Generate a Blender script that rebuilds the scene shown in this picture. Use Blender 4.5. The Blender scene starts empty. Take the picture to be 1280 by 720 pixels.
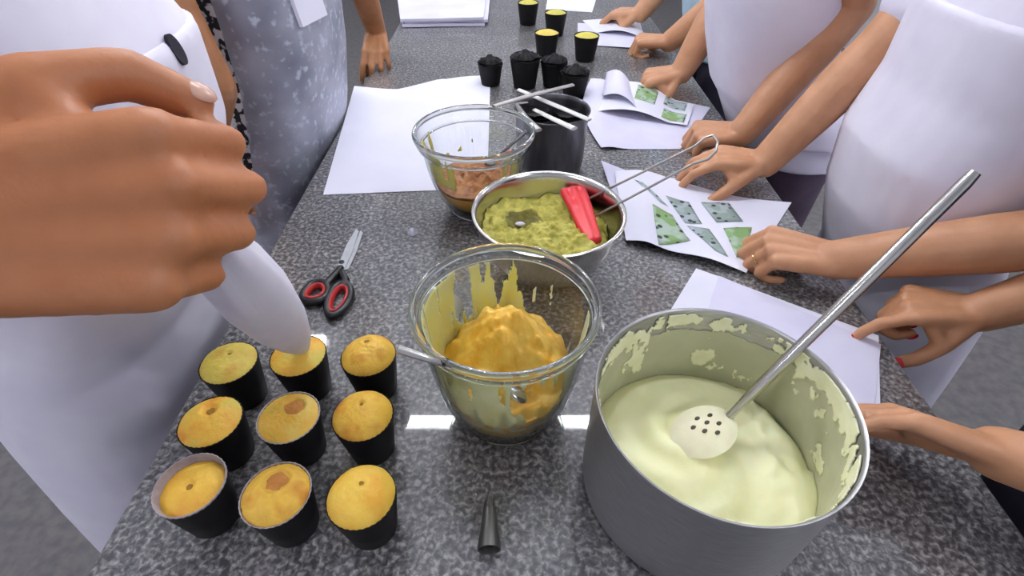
import bpy, math, random
from mathutils import Vector, Matrix, noise as MN
from mathutils.bvhtree import BVHTree
R = math.radians
random.seed(7)
COL = bpy.context.scene.collection
SC = bpy.context.scene

# ------------------------------------------------------------------ camera
Z0 = 0.90                       # counter top
CAMH = 0.60                     # camera above the counter top
F, PITCH = 643.0, R(42.0)
cam_d = bpy.data.cameras.new('camera')
cam_d.sensor_width = 36.0
cam_d.lens = F / 1280 * 36.0
cam_d.clip_start = 0.02
cam = bpy.data.objects.new('camera', cam_d)
COL.objects.link(cam)
cam.location = (0, 0, Z0 + CAMH)
cam.rotation_euler = (R(90) - PITCH, 0, 0)
SC.camera = cam

# ------------------------------------------------------------------ world, exposure
w = bpy.data.worlds.new('world')
SC.world = w
w.use_nodes = True
w.node_tree.nodes['Background'].inputs[0].default_value = (0.75, 0.78, 0.9, 1)
w.node_tree.nodes['Background'].inputs[1].default_value = 0.05
SC.view_settings.view_transform = 'Standard'
SC.view_settings.look = 'None'
SC.view_settings.gamma = 1.0
SC.view_settings.use_curve_mapping = False
SC.view_settings.exposure = 0.0
LAMP = 96.0                     # strength of the ceiling tubes
try:
    SC.cycles.use_denoising = True
    SC.cycles.max_bounces = 14
    SC.cycles.transmission_bounces = 10
    SC.cycles.transparent_max_bounces = 12
    SC.cycles.caustics_reflective = False
    SC.cycles.sample_clamp_indirect = 6.0
except Exception:
    pass

# ------------------------------------------------------------------ pixel helpers (photo 1280x720)
_cp, _sp = math.cos(PITCH), math.sin(PITCH)
_fw, _up, _rt = Vector((0, _cp, -_sp)), Vector((0, _sp, _cp)), Vector((1, 0, 0))
CAM = Vector((0, 0, Z0 + CAMH))
def ray(px, py): return _fw + _rt * ((px - 640) / F) - _up * ((py - 360) / F)
def at(px, py, h=0.0):
    d = ray(px, py); return CAM + d * ((h - CAMH) / d.z)
def atY(px, py, Y):
    d = ray(px, py); return CAM + d * (Y / d.y)
def dep(px, py, t): return CAM + ray(px, py) * t
def P(x, y, h): return Vector((x, y, Z0 + h))

# ------------------------------------------------------------------ materials
def lin(c):
    c /= 255.0
    return c / 12.92 if c <= 0.04045 else ((c + 0.055) / 1.055) ** 2.4
def S(r, g, b): return (lin(r), lin(g), lin(b), 1.0)
def newmat(name):
    m = bpy.data.materials.new(name); m.use_nodes = True
    nt = m.node_tree
    return m, nt, nt.nodes['Principled BSDF']
def mat(name, c1, c2=None, scale=20.0, rough=0.5, metal=0.0, bump=0.0, bscale=None, detail=4.0,
        lo=0.35, hi=0.65, sss=0.0, coat=0.0, stretch=None, spec=None, transl=0.0):
    m, nt, b = newmat(name)
    b.inputs['Roughness'].default_value = rough
    b.inputs['Metallic'].default_value = metal
    if spec is not None: b.inputs['Specular IOR Level'].default_value = spec
    if coat: b.inputs['Coat Weight'].default_value = coat
    if sss:
        b.inputs['Subsurface Weight'].default_value = sss
        b.inputs['Subsurface Radius'].default_value = (0.01, 0.004, 0.002)
        b.inputs['Subsurface Scale'].default_value = 0.6
    tc = nt.nodes.new('ShaderNodeTexCoord')
    vec = tc.outputs['Object']
    if stretch:
        mp = nt.nodes.new('ShaderNodeMapping'); mp.inputs['Scale'].default_value = stretch
        nt.links.new(vec, mp.inputs['Vector']); vec = mp.outputs['Vector']
    if c2 is None:
        b.inputs['Base Color'].default_value = c1
    else:
        n = nt.nodes.new('ShaderNodeTexNoise')
        n.inputs['Scale'].default_value = scale; n.inputs['Detail'].default_value = detail
        nt.links.new(vec, n.inputs['Vector'])
        r = nt.nodes.new('ShaderNodeValToRGB')
        r.color_ramp.elements[0].position = lo; r.color_ramp.elements[0].color = c1
        r.color_ramp.elements[1].position = hi; r.color_ramp.elements[1].color = c2
        nt.links.new(n.outputs['Fac'], r.inputs['Fac'])
        nt.links.new(r.outputs['Color'], b.inputs['Base Color'])
    if bump:
        n2 = nt.nodes.new('ShaderNodeTexNoise')
        n2.inputs['Scale'].default_value = bscale or scale; n2.inputs['Detail'].default_value = 5
        nt.links.new(vec, n2.inputs['Vector'])
        bp = nt.nodes.new('ShaderNodeBump'); bp.inputs['Strength'].default_value = bump
        bp.inputs['Distance'].default_value = 0.01
        nt.links.new(n2.outputs['Fac'], bp.inputs['Height'])
        nt.links.new(bp.outputs['Normal'], b.inputs['Normal'])
    return m
def glass_mat(name, clear=(0.965, 0.975, 0.968, 1), edge=(0.48, 0.52, 0.48, 1)):
    """thin clear glass wall: light goes straight through, reflects by Fresnel, greyer where seen edge-on"""
    m, nt, b = newmat(name)
    nt.nodes.remove(b)
    tr = nt.nodes.new('ShaderNodeBsdfTransparent'); gl = nt.nodes.new('ShaderNodeBsdfGlossy'); gl.inputs['Roughness'].default_value = 0.02
    p5 = nt.nodes.new('ShaderNodeMath'); p5.operation = 'POWER'; p5.inputs[1].default_value = 4.0
    fr = nt.nodes.new('ShaderNodeMath'); fr.operation = 'MULTIPLY_ADD'; fr.inputs[1].default_value = 0.7; fr.inputs[2].default_value = 0.045
    lw = nt.nodes.new('ShaderNodeLayerWeight'); lw.inputs['Blend'].default_value = 0.5
    pw = nt.nodes.new('ShaderNodeMath'); pw.operation = 'POWER'; pw.inputs[1].default_value = 3.0
    cm_ = nt.nodes.new('ShaderNodeMix'); cm_.data_type = 'RGBA'; cm_.inputs['A'].default_value = clear; cm_.inputs['B'].default_value = edge
    mx = nt.nodes.new('ShaderNodeMixShader')
    nt.links.new(lw.outputs['Facing'], pw.inputs[0]); nt.links.new(lw.outputs['Facing'], p5.inputs[0]); nt.links.new(p5.outputs[0], fr.inputs[0]); nt.links.new(pw.outputs[0], cm_.inputs['Factor'])
    nt.links.new(cm_.outputs['Result'], tr.inputs['Color']); nt.links.new(fr.outputs[0], mx.inputs[0])
    nt.links.new(tr.outputs[0], mx.inputs[1]); nt.links.new(gl.outputs[0], mx.inputs[2])
    nt.links.new(mx.outputs[0], nt.nodes['Material Output'].inputs['Surface'])
    return m
def lamp_mat(name, col, strength):
    m, nt, b = newmat(name)
    b.inputs['Base Color'].default_value = (0.9, 0.9, 0.9, 1)
    b.inputs['Emission Color'].default_value = col
    b.inputs['Emission Strength'].default_value = strength
    return m
def granite_mat():
    m, nt, b = newmat('granite')
    tc = nt.nodes.new('ShaderNodeTexCoord')
    n1 = nt.nodes.new('ShaderNodeTexNoise'); n1.inputs['Scale'].default_value = 150; n1.inputs['Detail'].default_value = 3
    n1.inputs['Distortion'].default_value = 0.5
    r1 = nt.nodes.new('ShaderNodeValToRGB'); cr = r1.color_ramp
    cr.elements[0].position = 0.36; cr.elements[0].color = S(60, 59, 62)
    cr.elements[1].position = 0.68; cr.elements[1].color = S(174, 171, 168)
    e = cr.elements.new(0.47); e.color = S(94, 93, 94)
    e = cr.elements.new(0.56); e.color = S(128, 126, 123)
    n2 = nt.nodes.new('ShaderNodeTexNoise'); n2.inputs['Scale'].default_value = 9; n2.inputs['Detail'].default_value = 2
    r2 = nt.nodes.new('ShaderNodeValToRGB')
    r2.color_ramp.elements[0].position = 0.3; r2.color_ramp.elements[0].color = (0.72, 0.72, 0.75, 1)
    r2.color_ramp.elements[1].position = 0.7; r2.color_ramp.elements[1].color = (1, 1, 1, 1)
    mx = nt.nodes.new('ShaderNodeMix'); mx.data_type = 'RGBA'; mx.blend_type = 'MULTIPLY'; mx.inputs['Factor'].default_value = 1
    for n in (n1, n2): nt.links.new(tc.outputs['Object'], n.inputs['Vector'])
    nt.links.new(n1.outputs['Fac'], r1.inputs['Fac']); nt.links.new(n2.outputs['Fac'], r2.inputs['Fac'])
    nt.links.new(r1.outputs['Color'], mx.inputs['A']); nt.links.new(r2.outputs['Color'], mx.inputs['B'])
    nt.links.new(mx.outputs['Result'], b.inputs['Base Color'])
    b.inputs['Roughness'].default_value = 0.42
    b.inputs['Coat Weight'].default_value = 1.0
    b.inputs['Coat Roughness'].default_value = 0.03
    b.inputs['Coat IOR'].default_value = 1.6
    return m
def film_mat(name, c1, c2):
    m = mat(name, c1, c2, 34, 0.45)
    nt = m.node_tree; b = nt.nodes['Principled BSDF']
    t = nt.nodes.new('ShaderNodeBsdfTranslucent'); mx = nt.nodes.new('ShaderNodeMixShader'); mx.inputs[0].default_value = 0.5
    nt.links.new(b.inputs['Base Color'].links[0].from_socket, t.inputs['Color'])
    nt.links.new(b.outputs[0], mx.inputs[1]); nt.links.new(t.outputs[0], mx.inputs[2])
    nt.links.new(mx.outputs[0], nt.nodes['Material Output'].inputs['Surface'])
    return m
def print_mat(name, base, dark, accent, scale):
    """a small printed photograph: pale ground, dark marks, a green patch"""
    m, nt, b = newmat(name)
    b.inputs['Roughness'].default_value = 0.45
    tc = nt.nodes.new('ShaderNodeTexCoord')
    n1 = nt.nodes.new('ShaderNodeTexNoise'); n1.inputs['Scale'].default_value = scale; n1.inputs['Detail'].default_value = 1
    r1 = nt.nodes.new('ShaderNodeValToRGB')
    r1.color_ramp.elements[0].position = 0.42; r1.color_ramp.elements[0].color = base
    r1.color_ramp.elements[1].position = 0.55; r1.color_ramp.elements[1].color = accent
    n2 = nt.nodes.new('ShaderNodeTexVoronoi'); n2.inputs['Scale'].default_value = scale * 1.3
    r2 = nt.nodes.new('ShaderNodeValToRGB')
    r2.color_ramp.elements[0].position = 0.22; r2.color_ramp.elements[0].color = (1, 1, 1, 1)
    r2.color_ramp.elements[1].position = 0.30; r2.color_ramp.elements[1].color = (0, 0, 0, 1)
    mx = nt.nodes.new('ShaderNodeMix'); mx.data_type = 'RGBA'
    nt.links.new(tc.outputs['Object'], n1.inputs['Vector']); nt.links.new(tc.outputs['Object'], n2.inputs['Vector'])
    nt.links.new(n1.outputs['Fac'], r1.inputs['Fac']); nt.links.new(n2.outputs['Distance'], r2.inputs['Fac'])
    nt.links.new(r2.outputs['Color'], mx.inputs['Factor'])
    nt.links.new(r1.outputs['Color'], mx.inputs['A']); mx.inputs['B'].default_value = dark
    nt.links.new(mx.outputs['Result'], b.inputs['Base Color'])
    return m

M = {}
M['granite'] = granite_mat()
M['granite_edge'] = mat('granite edge', S(28, 27, 30), S(48, 47, 50), 90, 0.25)
M['base'] = mat('counter base', S(60, 58, 58), S(72, 70, 70), 8, 0.6)
M['floor'] = mat('grey floor', S(92, 90, 90), S(112, 108, 106), 30, 0.5)
M['wall'] = mat('white wall', S(205, 206, 214), S(214, 214, 220), 4, 0.8)
M['ceiling'] = mat('white ceiling', S(216, 218, 228), S(224, 225, 232), 4, 0.9)
M['tube'] = lamp_mat('lit tube', (0.93, 0.95, 1.0, 1), LAMP)
M['lampbody'] = mat('lamp body', S(225, 225, 225), None, rough=0.4)
M['paper'] = mat('white paper', S(226, 226, 240), S(232, 231, 244), 6, 0.7)
M['paper2'] = mat('lavender white paper', S(214, 212, 234), S(224, 222, 240), 8, 0.6)
M['steel'] = mat('brushed steel', S(176, 175, 178), S(194, 193, 194), 60, 0.4, 0.9, stretch=(1, 1, 14))
M['steel_b'] = mat('polished steel', S(196, 194, 188), None, rough=0.2, metal=1.0)
M['blade'] = mat('satin blade steel', S(188, 190, 194), S(200, 202, 205), 60, 0.45, 0.35)
M['nozzle'] = mat('dull nozzle metal', S(112, 112, 108), None, rough=0.42, metal=0.85)
M['glass'] = glass_mat('clear glass')
_m, _nt, _b = newmat('solid glass rim')
_b.inputs['Base Color'].default_value = (0.96, 0.98, 0.96, 1); _b.inputs['Roughness'].default_value = 0.0
_b.inputs['Transmission Weight'].default_value = 1.0; _b.inputs['IOR'].default_value = 1.47
M['rim'] = _m
M['liner'] = mat('black liner paper', S(14, 11, 14), S(20, 17, 19), 60, 0.6, spec=0.25)
M['liner_in'] = mat('pale liner rim', S(176, 166, 170), S(150, 138, 140), 60, 0.7)
M['black'] = mat('black plastic', S(22, 22, 24), None, rough=0.35)
M['red'] = mat('red grip', S(196, 52, 48), S(176, 40, 42), 30, 0.45)
M['red_sil'] = mat('red silicone', S(222, 34, 44), S(205, 26, 38), 30, 0.35)
M['bag'] = mat('white piping bag', S(225, 222, 238), S(235, 233, 245), 12, 0.45, sss=0.1)
M['cream'] = mat('pale cream', S(255, 253, 198), S(255, 254, 210), 9, 0.45, sss=0.15, bump=0.12, bscale=45)
M['cream_f'] = mat('cream smear', S(240, 240, 196), S(250, 249, 214), 60, 0.5)
M['mash_y'] = mat('yellow mash', S(240, 178, 52), S(250, 208, 96), 40, 0.4, bump=0.25, bscale=90)
M['film_y'] = film_mat('yellow film', S(240, 234, 140), S(238, 236, 182))
M['film_g'] = film_mat('pale green film', S(240, 241, 196), S(246, 246, 220))
M['green_layer'] = mat('green layer', S(186, 180, 84), S(204, 198, 112), 30, 0.5)
M['mash_g'] = mat('green mash', S(150, 144, 48), S(196, 186, 84), 55, 0.55, bump=0.5, bscale=120)
M['mash_d'] = mat('darker olive patch', S(92, 86, 20), S(128, 120, 40), 60, 0.6, bump=0.4, bscale=140)
M['caramel'] = mat('caramel', S(146, 84, 38), S(204, 140, 82), 45, 0.45, bump=0.3, bscale=80)
M['orange'] = mat('orange puree', S(252, 178, 40), S(255, 192, 64), 30, 0.4)
M['print_g'] = print_mat('green print', S(176, 196, 180), S(40, 52, 46), S(132, 168, 104), 36)
M['print_k'] = print_mat('grey print', S(168, 182, 184), S(36, 40, 46), S(140, 158, 150), 42)
M['line'] = mat('printed line', S(90, 92, 110), None, rough=0.5)
M['jug'] = mat('dark pot metal', S(92, 92, 96), S(124, 124, 128), 40, 0.34, 0.85, stretch=(1, 1, 0.2))
M['stick'] = mat('pale grey plastic', S(206, 204, 200), S(222, 220, 216), 30, 0.4)
M['stick_g'] = mat('grey metal stick', S(168, 164, 162), None, rough=0.3, metal=0.6)
M['gold'] = mat('gold', S(222, 184, 120), None, rough=0.2, metal=1.0)
M['nail'] = mat('nail', S(214, 170, 150), None, rough=0.25)
M['nail_red'] = mat('red nail polish', S(208, 28, 44), None, rough=0.15)
M['eye'] = mat('eye white', S(235, 232, 228), None, rough=0.2)
M['iris'] = mat('dark iris', S(36, 24, 18), None, rough=0.2)
M['lips'] = mat('lips', S(168, 92, 82), None, rough=0.45)
M['hair'] = mat('dark hair', S(28, 20, 17), S(48, 34, 28), 60, 0.45, bump=0.4, bscale=90, stretch=(4, 4, 1))
def skin(name, a, b): return mat(name, a, b, 22, 0.48, sss=0.08, bump=0.06, bscale=160)
M['skin_tan'] = skin('tan skin', S(190, 136, 98), S(204, 150, 112))
M['skin_warm'] = skin('warm brown skin', S(178, 112, 70), S(192, 126, 84))
M['skin_dark'] = skin('deep brown skin', S(150, 100, 62), S(170, 116, 76))
M['cloth_w'] = mat('white cloth', S(226, 222, 238), S(234, 231, 244), 10, 0.8, bump=0.12, bscale=14)
M['cloth_b'] = mat('light blue cloth', S(176, 208, 226), S(190, 218, 232), 10, 0.8, bump=0.1, bscale=14)
M['cloth_k'] = mat('dark cloth', S(34, 32, 44), S(46, 42, 54), 12, 0.85)
M['cloth_p'] = mat('purple grey shade-toned trousers', S(84, 70, 86), S(98, 82, 98), 12, 0.85)  # tone carries the shade below the white apron
M['cloth_d'] = mat('dark trousers', S(44, 42, 58), S(56, 52, 68), 12, 0.85)
M['floral'] = mat('black and white floral cloth', S(22, 22, 26), S(210, 208, 214), 55, 0.8, lo=0.48, hi=0.54, detail=2)
def apron_grey():
    m = mat('silver grey patterned apron', S(122, 124, 138), S(176, 178, 192), 9, 0.45, detail=2, lo=0.3, hi=0.7, bump=0.2, bscale=7)
    nt = m.node_tree; b = nt.nodes['Principled BSDF']
    src = b.inputs['Base Color'].links[0].from_socket
    n = nt.nodes.new('ShaderNodeTexNoise'); n.inputs['Scale'].default_value = 52; n.inputs['Detail'].default_value = 2
    tc = nt.nodes.new('ShaderNodeTexCoord'); nt.links.new(tc.outputs['Object'], n.inputs['Vector'])
    r = nt.nodes.new('ShaderNodeValToRGB')
    r.color_ramp.elements[0].position = 0.56; r.color_ramp.elements[0].color = (0, 0, 0, 1)
    r.color_ramp.elements[1].position = 0.68; r.color_ramp.elements[1].color = (0.8, 0.8, 0.8, 1)
    mx = nt.nodes.new('ShaderNodeMix'); mx.data_type = 'RGBA'
    nt.links.new(n.outputs['Fac'], r.inputs['Fac']); nt.links.new(r.outputs['Color'], mx.inputs['Factor'])
    nt.links.new(src, mx.inputs['A']); mx.inputs['B'].default_value = S(196, 206, 218)
    nt.links.new(mx.outputs['Result'], b.inputs['Base Color'])
    return m
M['apron_g'] = apron_grey()

# ------------------------------------------------------------------ mesh builders
class MB:
    def __init__(s): s.v, s.f = [], []
    def add(s, vs, fs):
        o = len(s.v); s.v += [Vector(x) for x in vs]; s.f += [tuple(i + o for i in f) for f in fs]; return s
    def rings(s, rings, close=True, cap0=True, cap1=True):
        """loft of equally long vertex rings"""
        o = len(s.v); n = len(rings[0])
        for r in rings: s.v += [Vector(x) for x in r]
        for i in range(len(rings) - 1):
            for j in range(n if close else n - 1):
                a, b = o + i * n + j, o + i * n + (j + 1) % n
                s.f.append((a, b, b + n, a + n))
        if cap0: s.f.append(tuple(o + j for j in reversed(range(n))))
        if cap1: s.f.append(tuple(o + (len(rings) - 1) * n + j for j in range(n)))
        return s
    def lathe(s, prof, c=(0, 0, 0), n=48, rmod=None, cap0=True, cap1=True):
        c = Vector(c)
        rs = []
        for (r, z) in prof:
            rs.append([c + Vector((math.cos(2 * math.pi * k / n), math.sin(2 * math.pi * k / n), 0)) *
                       (r * (rmod(k, n, z) if rmod else 1)) + Vector((0, 0, z)) for k in range(n)])
        return s.rings(rs, True, cap0, cap1)
    def capsule(s, a, b, ra, rb, n=14):
        a, b = Vector(a), Vector(b)
        d = b - a
        L = d.length
        d = d / L if L > 1e-6 else Vector((0, 0, 1))
        x = d.orthogonal().normalized(); y = d.cross(x)
        rs = []
        for q in (-86, -60, -30, 0):
            rs.append((a + d * (ra * math.sin(R(q))), ra * math.cos(R(q))))
        for q in (0, 30, 60, 86):
            rs.append((b + d * (rb * math.sin(R(q))), rb * math.cos(R(q))))
        return s.rings([[p + (x * math.cos(2 * math.pi * k / n) + y * math.sin(2 * math.pi * k / n)) * r for k in range(n)] for p, r in rs])
    def chain(s, pts, rad, n=14):
        for i in range(len(pts) - 1): s.capsule(pts[i], pts[i + 1], rad[i], rad[i + 1], n)
        return s
    def tube(s, pts, rad, n=10, closed=False, flat=1.0, up=None):
        pts = [Vector(p) for p in pts]; m = len(pts)
        if not hasattr(rad, '__len__'): rad = [rad] * m
        rs = []; x = None
        for i, p in enumerate(pts):
            if closed: t = (pts[(i + 1) % m] - pts[i - 1]).normalized()
            else: t = (pts[min(i + 1, m - 1)] - pts[max(i - 1, 0)]).normalized()
            if up is not None: x = Vector(up).cross(t).normalized()
            elif x is None: x = t.orthogonal().normalized()
            else: x = (x - t * x.dot(t)).normalized()
            y = t.cross(x)
            rs.append([p + x * (rad[i] * math.cos(2 * math.pi * k / n)) + y * (rad[i] * flat * math.sin(2 * math.pi * k / n)) for k in range(n)])
        if closed:
            rs.append(rs[0]); return s.rings(rs, True, False, False)
        return s.rings(rs)
    def ellipsoid(s, c, rx, ry, rz, n=20, m=12, rot=None):
        c = Vector(c); rs = []
        for i in range(m + 1):
            a = -math.pi / 2 + math.pi * i / m
            a = max(-1.55, min(1.55, a))
            ring = []
            for k in range(n):
                t = 2 * math.pi * k / n
                v = Vector((rx * math.cos(a) * math.cos(t), ry * math.cos(a) * math.sin(t), rz * math.sin(a)))
                if rot is not None: v = rot @ v
                ring.append(c + v)
            rs.append(ring)
        return s.rings(rs)
    def box(s, lo, hi):
        (a, b, c), (d, e, f) = lo, hi
        vs = [(a, b, c), (d, b, c), (d, e, c), (a, e, c), (a, b, f), (d, b, f), (d, e, f), (a, e, f)]
        return s.add(vs, [(0, 3, 2, 1), (4, 5, 6, 7), (0, 1, 5, 4), (1, 2, 6, 5), (2, 3, 7, 6), (3, 0, 4, 7)])
    def prism(s, poly, z0, z1):
        """flat outline (list of Vector xy in world) extruded from z0 to z1"""
        n = len(poly)
        vs = [(p[0], p[1], z0) for p in poly] + [(p[0], p[1], z1) for p in poly]
        fs = [tuple(reversed(range(n))), tuple(range(n, 2 * n))] + [(i, (i + 1) % n, n + (i + 1) % n, n + i) for i in range(n)]
        return s.add(vs, fs)
    def sheet(s, grid, th):
        """grid of points (rows of equal length) thickened downwards by th"""
        nr, nc = len(grid), len(grid[0]); o = len(s.v)
        for r in grid: s.v += [Vector(p) for p in r]
        for r in grid: s.v += [Vector(p) - Vector((0, 0, th)) for p in r]
        N = nr * nc
        for i in range(nr - 1):
            for j in range(nc - 1):
                a = o + i * nc + j
                s.f.append((a, a + 1, a + nc + 1, a + nc)); s.f.append((a + N, a + N + nc, a + N + nc + 1, a + N + 1))
        for i in range(nr - 1):
            for j, fl in ((0, 0), (nc - 1, 1)):
                a = o + i * nc + j; q = (a, a + nc, a + nc + N, a + N); s.f.append(q if not fl else q[::-1])
        for j in range(nc - 1):
            for i, fl in ((0, 1), (nr - 1, 0)):
                a = o + i * nc + j; q = (a, a + 1, a + 1 + N, a + N); s.f.append(q if not fl else q[::-1])
        return s

def rootloc(p):
    l = Vector((0, 0, 0))
    while p is not None:
        l += p.location; p = p.parent
    return l
def obj(name, mb, m, parent=None, angle=40, bevel=0.0, solid=0.0):
    off = rootloc(parent)
    me = bpy.data.meshes.new(name)
    me.from_pydata([tuple(v - off) for v in mb.v], [], mb.f)
    me.validate(); me.update()
    return finish(name, me, m, parent, angle, bevel, solid)
def finish(name, me, m, parent=None, angle=40, bevel=0.0, solid=0.0):
    me.materials.clear()
    me.materials.append(m)
    me.shade_smooth()
    me.set_sharp_from_angle(angle=R(angle))
    o = bpy.data.objects.new(name, me); COL.objects.link(o)
    o.parent = parent
    if solid:
        md = o.modifiers.new('solid', 'SOLIDIFY'); md.thickness = solid; md.offset = 0
    if bevel:
        md = o.modifiers.new('bevel', 'BEVEL'); md.width = bevel; md.segments = 2; md.limit_method = 'ANGLE'
    return o
def tag(o, label, cat, group=None, kind=None):
    o['label'] = label; o['category'] = cat
    if group: o['group'] = group
    if kind: o['kind'] = kind
    return o
def thing(name, label, cat, loc, group=None):
    o = bpy.data.objects.new(name, None); COL.objects.link(o)
    o.location = loc; o.empty_display_size = 0.05
    return tag(o, label, cat, group)
def dup(root, loc, rotz=0.0, scale=1.0, label=None):
    r = root.copy(); COL.objects.link(r); r.location = loc; r.rotation_euler = (0, 0, rotz); r.scale = (scale,) * 3
    if label: r['label'] = label
    for ch in list(root.children):
        c = ch.copy(); COL.objects.link(c); c.parent = r
        for g in list(ch.children):
            d = g.copy(); COL.objects.link(d); d.parent = c
    return r
def structure(name, mb, m):
    o = obj(name, mb, m); o['kind'] = 'structure'; return o
def fused(name, mb, m, parent, voxel, smooth=4):
    """overlapping closed shapes fused into ONE continuous surface"""
    off = rootloc(parent)
    me = bpy.data.meshes.new('tmp'); me.from_pydata([tuple(v) for v in mb.v], [], mb.f); me.update()
    t = bpy.data.objects.new('tmp', me); COL.objects.link(t)
    r = t.modifiers.new('r', 'REMESH'); r.mode = 'VOXEL'; r.voxel_size = voxel
    s = t.modifiers.new('s', 'SMOOTH'); s.iterations = smooth; s.factor = 0.5
    dg = bpy.context.evaluated_depsgraph_get()
    out = bpy.data.meshes.new_from_object(t.evaluated_get(dg))
    bpy.data.objects.remove(t); bpy.data.meshes.remove(me)
    out.name = name
    out.transform(Matrix.Translation(-off))
    return finish(name, out, m, parent, 180)
def bvh_world(o):
    l = rootloc(o)
    return BVHTree.FromPolygons([v.co + l for v in o.data.vertices], [tuple(p.vertices) for p in o.data.polygons])
def hit(tree, px, py):
    loc, n, i, d = tree.ray_cast(CAM, ray(px, py).normalized()); return loc, n
def interp(x, xs, ys):
    if x <= xs[0]: return ys[0]
    for i in range(len(xs) - 1):
        if x <= xs[i + 1]:
            t = (x - xs[i]) / (xs[i + 1] - xs[i]); return ys[i] * (1 - t) + ys[i + 1] * t
    return ys[-1]
def nz(x, y, z=0.0, s=1.0): return MN.noise(Vector((x * s, y * s, z * s)))

# ------------------------------------------------------------------ room
X0, X1, Y0, Y1, ZC = -3.0, 3.0, -2.4, 8.2, 2.85
structure('floor', MB().box((X0, Y0, -0.1), (X1, Y1, 0)), M['floor'])
structure('ceiling', MB().box((X0, Y0, ZC), (X1, Y1, ZC + 0.1)), M['ceiling'])
structure('wall_left', MB().box((X0 - 0.1, Y0, 0), (X0, Y1, ZC)), M['wall'])
structure('wall_right', MB().box((X1, Y0, 0), (X1 + 0.1, Y1, ZC)), M['wall'])
structure('wall_back', MB().box((X0 - .1, Y1, 0), (X1 + .1, Y1 + 0.1, ZC)), M['wall'])
structure('wall_front', MB().box((X0 - .1, Y0 - 0.1, 0), (X1 + .1, Y0, ZC)), M['wall'])
ZL = 2.44
for (x, y, lab) in ((-0.04, 1.42, 'lit tube lamp hanging over the middle of the counter'),
                    (-1.62, 1.95, 'lit tube lamp hanging over the people at the left'),
                    (1.60, 1.95, 'added unseen tube lamp for even light, over the people at the right'),  # from here down, extra lamps added to even out and brighten the room
                    (-0.04, 3.7, 'added unseen tube lamp for even light, over the far end of the counter'),
                    (-1.6, -0.5, 'added unseen tube lamp for even light, behind and left of the camera'),
                    (1.6, -0.5, 'added unseen tube lamp for even light, behind and right of the camera'),
                    (-2.2, 4.2, 'added unseen tube lamp for even light, left of the far counter end'),
                    (2.2, 4.2, 'added unseen tube lamp for even light, right of the far counter end')):
    t = thing('ceiling_lamp', lab, 'lamp', (x, y, ZC), 'hanging tube lamps')
    obj('lamp_housing', MB().box((x - 0.6, y - 0.03, ZL + 0.03), (x + 0.6, y + 0.03, ZL + 0.06)), M['lampbody'], t, bevel=0.004)
    for s in (-0.5, 0.5):
        obj('lamp_cable', MB().tube([(x + s, y, ZL + 0.06), (x + s, y, ZC - 0.002)], 0.004, 8), M['lampbody'], t)
    obj('lamp_tube', MB().tube([(x - 0.57, y, ZL), (x + 0.57, y, ZL)], 0.019, 14), M['tube'], t)

# ------------------------------------------------------------------ counter
CX0, CX1, CY0, CY1 = -0.458, 0.582, -0.16, 3.3
ct = thing('counter', 'long dark speckled granite counter that everyone stands around', 'counter', (0.06, 1.5, 0))
obj('countertop', MB().box((CX0, CY0, Z0 - 0.035), (CX1, CY1, Z0)), M['granite'], ct, bevel=0.004)
obj('counter_base', MB().box((CX0 + 0.12, CY0 + 0.15, 0.0), (CX1 - 0.12, CY1 - 0.15, Z0 - 0.0352)), M['base'], ct)

# ------------------------------------------------------------------ cupcakes
CUP_H = 0.073
def fl(amp):
    return lambda k, n, z: 1 + amp * (1 if k % 2 else -1) * min(1, max(0.15, z / CUP_H))
def wrapper_mb(rt=0.0365, rb=0.0275, h=CUP_H):
    n = 72
    return MB().lathe([(rb - 0.002, 0.0), (rb, 0.002), (rb + (rt - rb) * .5, h * .5), (rt, h), (rt - 0.0009, h + 0.0006), (rt - 0.0016, h - 0.001),
                       (rt - 0.004, h - 0.020)], n=n, rmod=fl(0.010), cap1=True)
def cake_mb(seed, dome, r=0.0352, sink=0.004, hole=(0.0, 0.0, 0.006, 0.004), plug=None):
    nr, na = 22, 64
    rs = []
    for i in range(nr + 1):
        q = i / nr
        ring = []
        for k in range(na):
            a = 2 * math.pi * k / na
            x, y = r * q * math.cos(a), r * q * math.sin(a)
            z = CUP_H - sink + dome * (1 - q ** 2.2) ** 0.8 + dome * 0.22 * nz(x + seed, y, seed, 45) * (1 - q * 0.6) + 0.0009 * nz(x, y, seed * 3, 260)
            d = math.hypot(x - hole[0], y - hole[1])
            z -= hole[3] * math.exp(-(d / hole[2]) ** 4)
            if plug:
                d = math.hypot(x - plug[0], y - plug[1])
                z -= 0.0045 / (1 + math.exp((d - plug[2]) / 0.0006))
            ring.append(Vector((x, y, z)))
        rs.append(ring)
    mb = MB()
    mb.rings(rs, True, False, False)
    mb.rings([rs[-1], [Vector((v.x * 0.96, v.y * 0.96, CUP_H - 0.014)) for v in rs[-1]]], True, False, True)
    return mb
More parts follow.
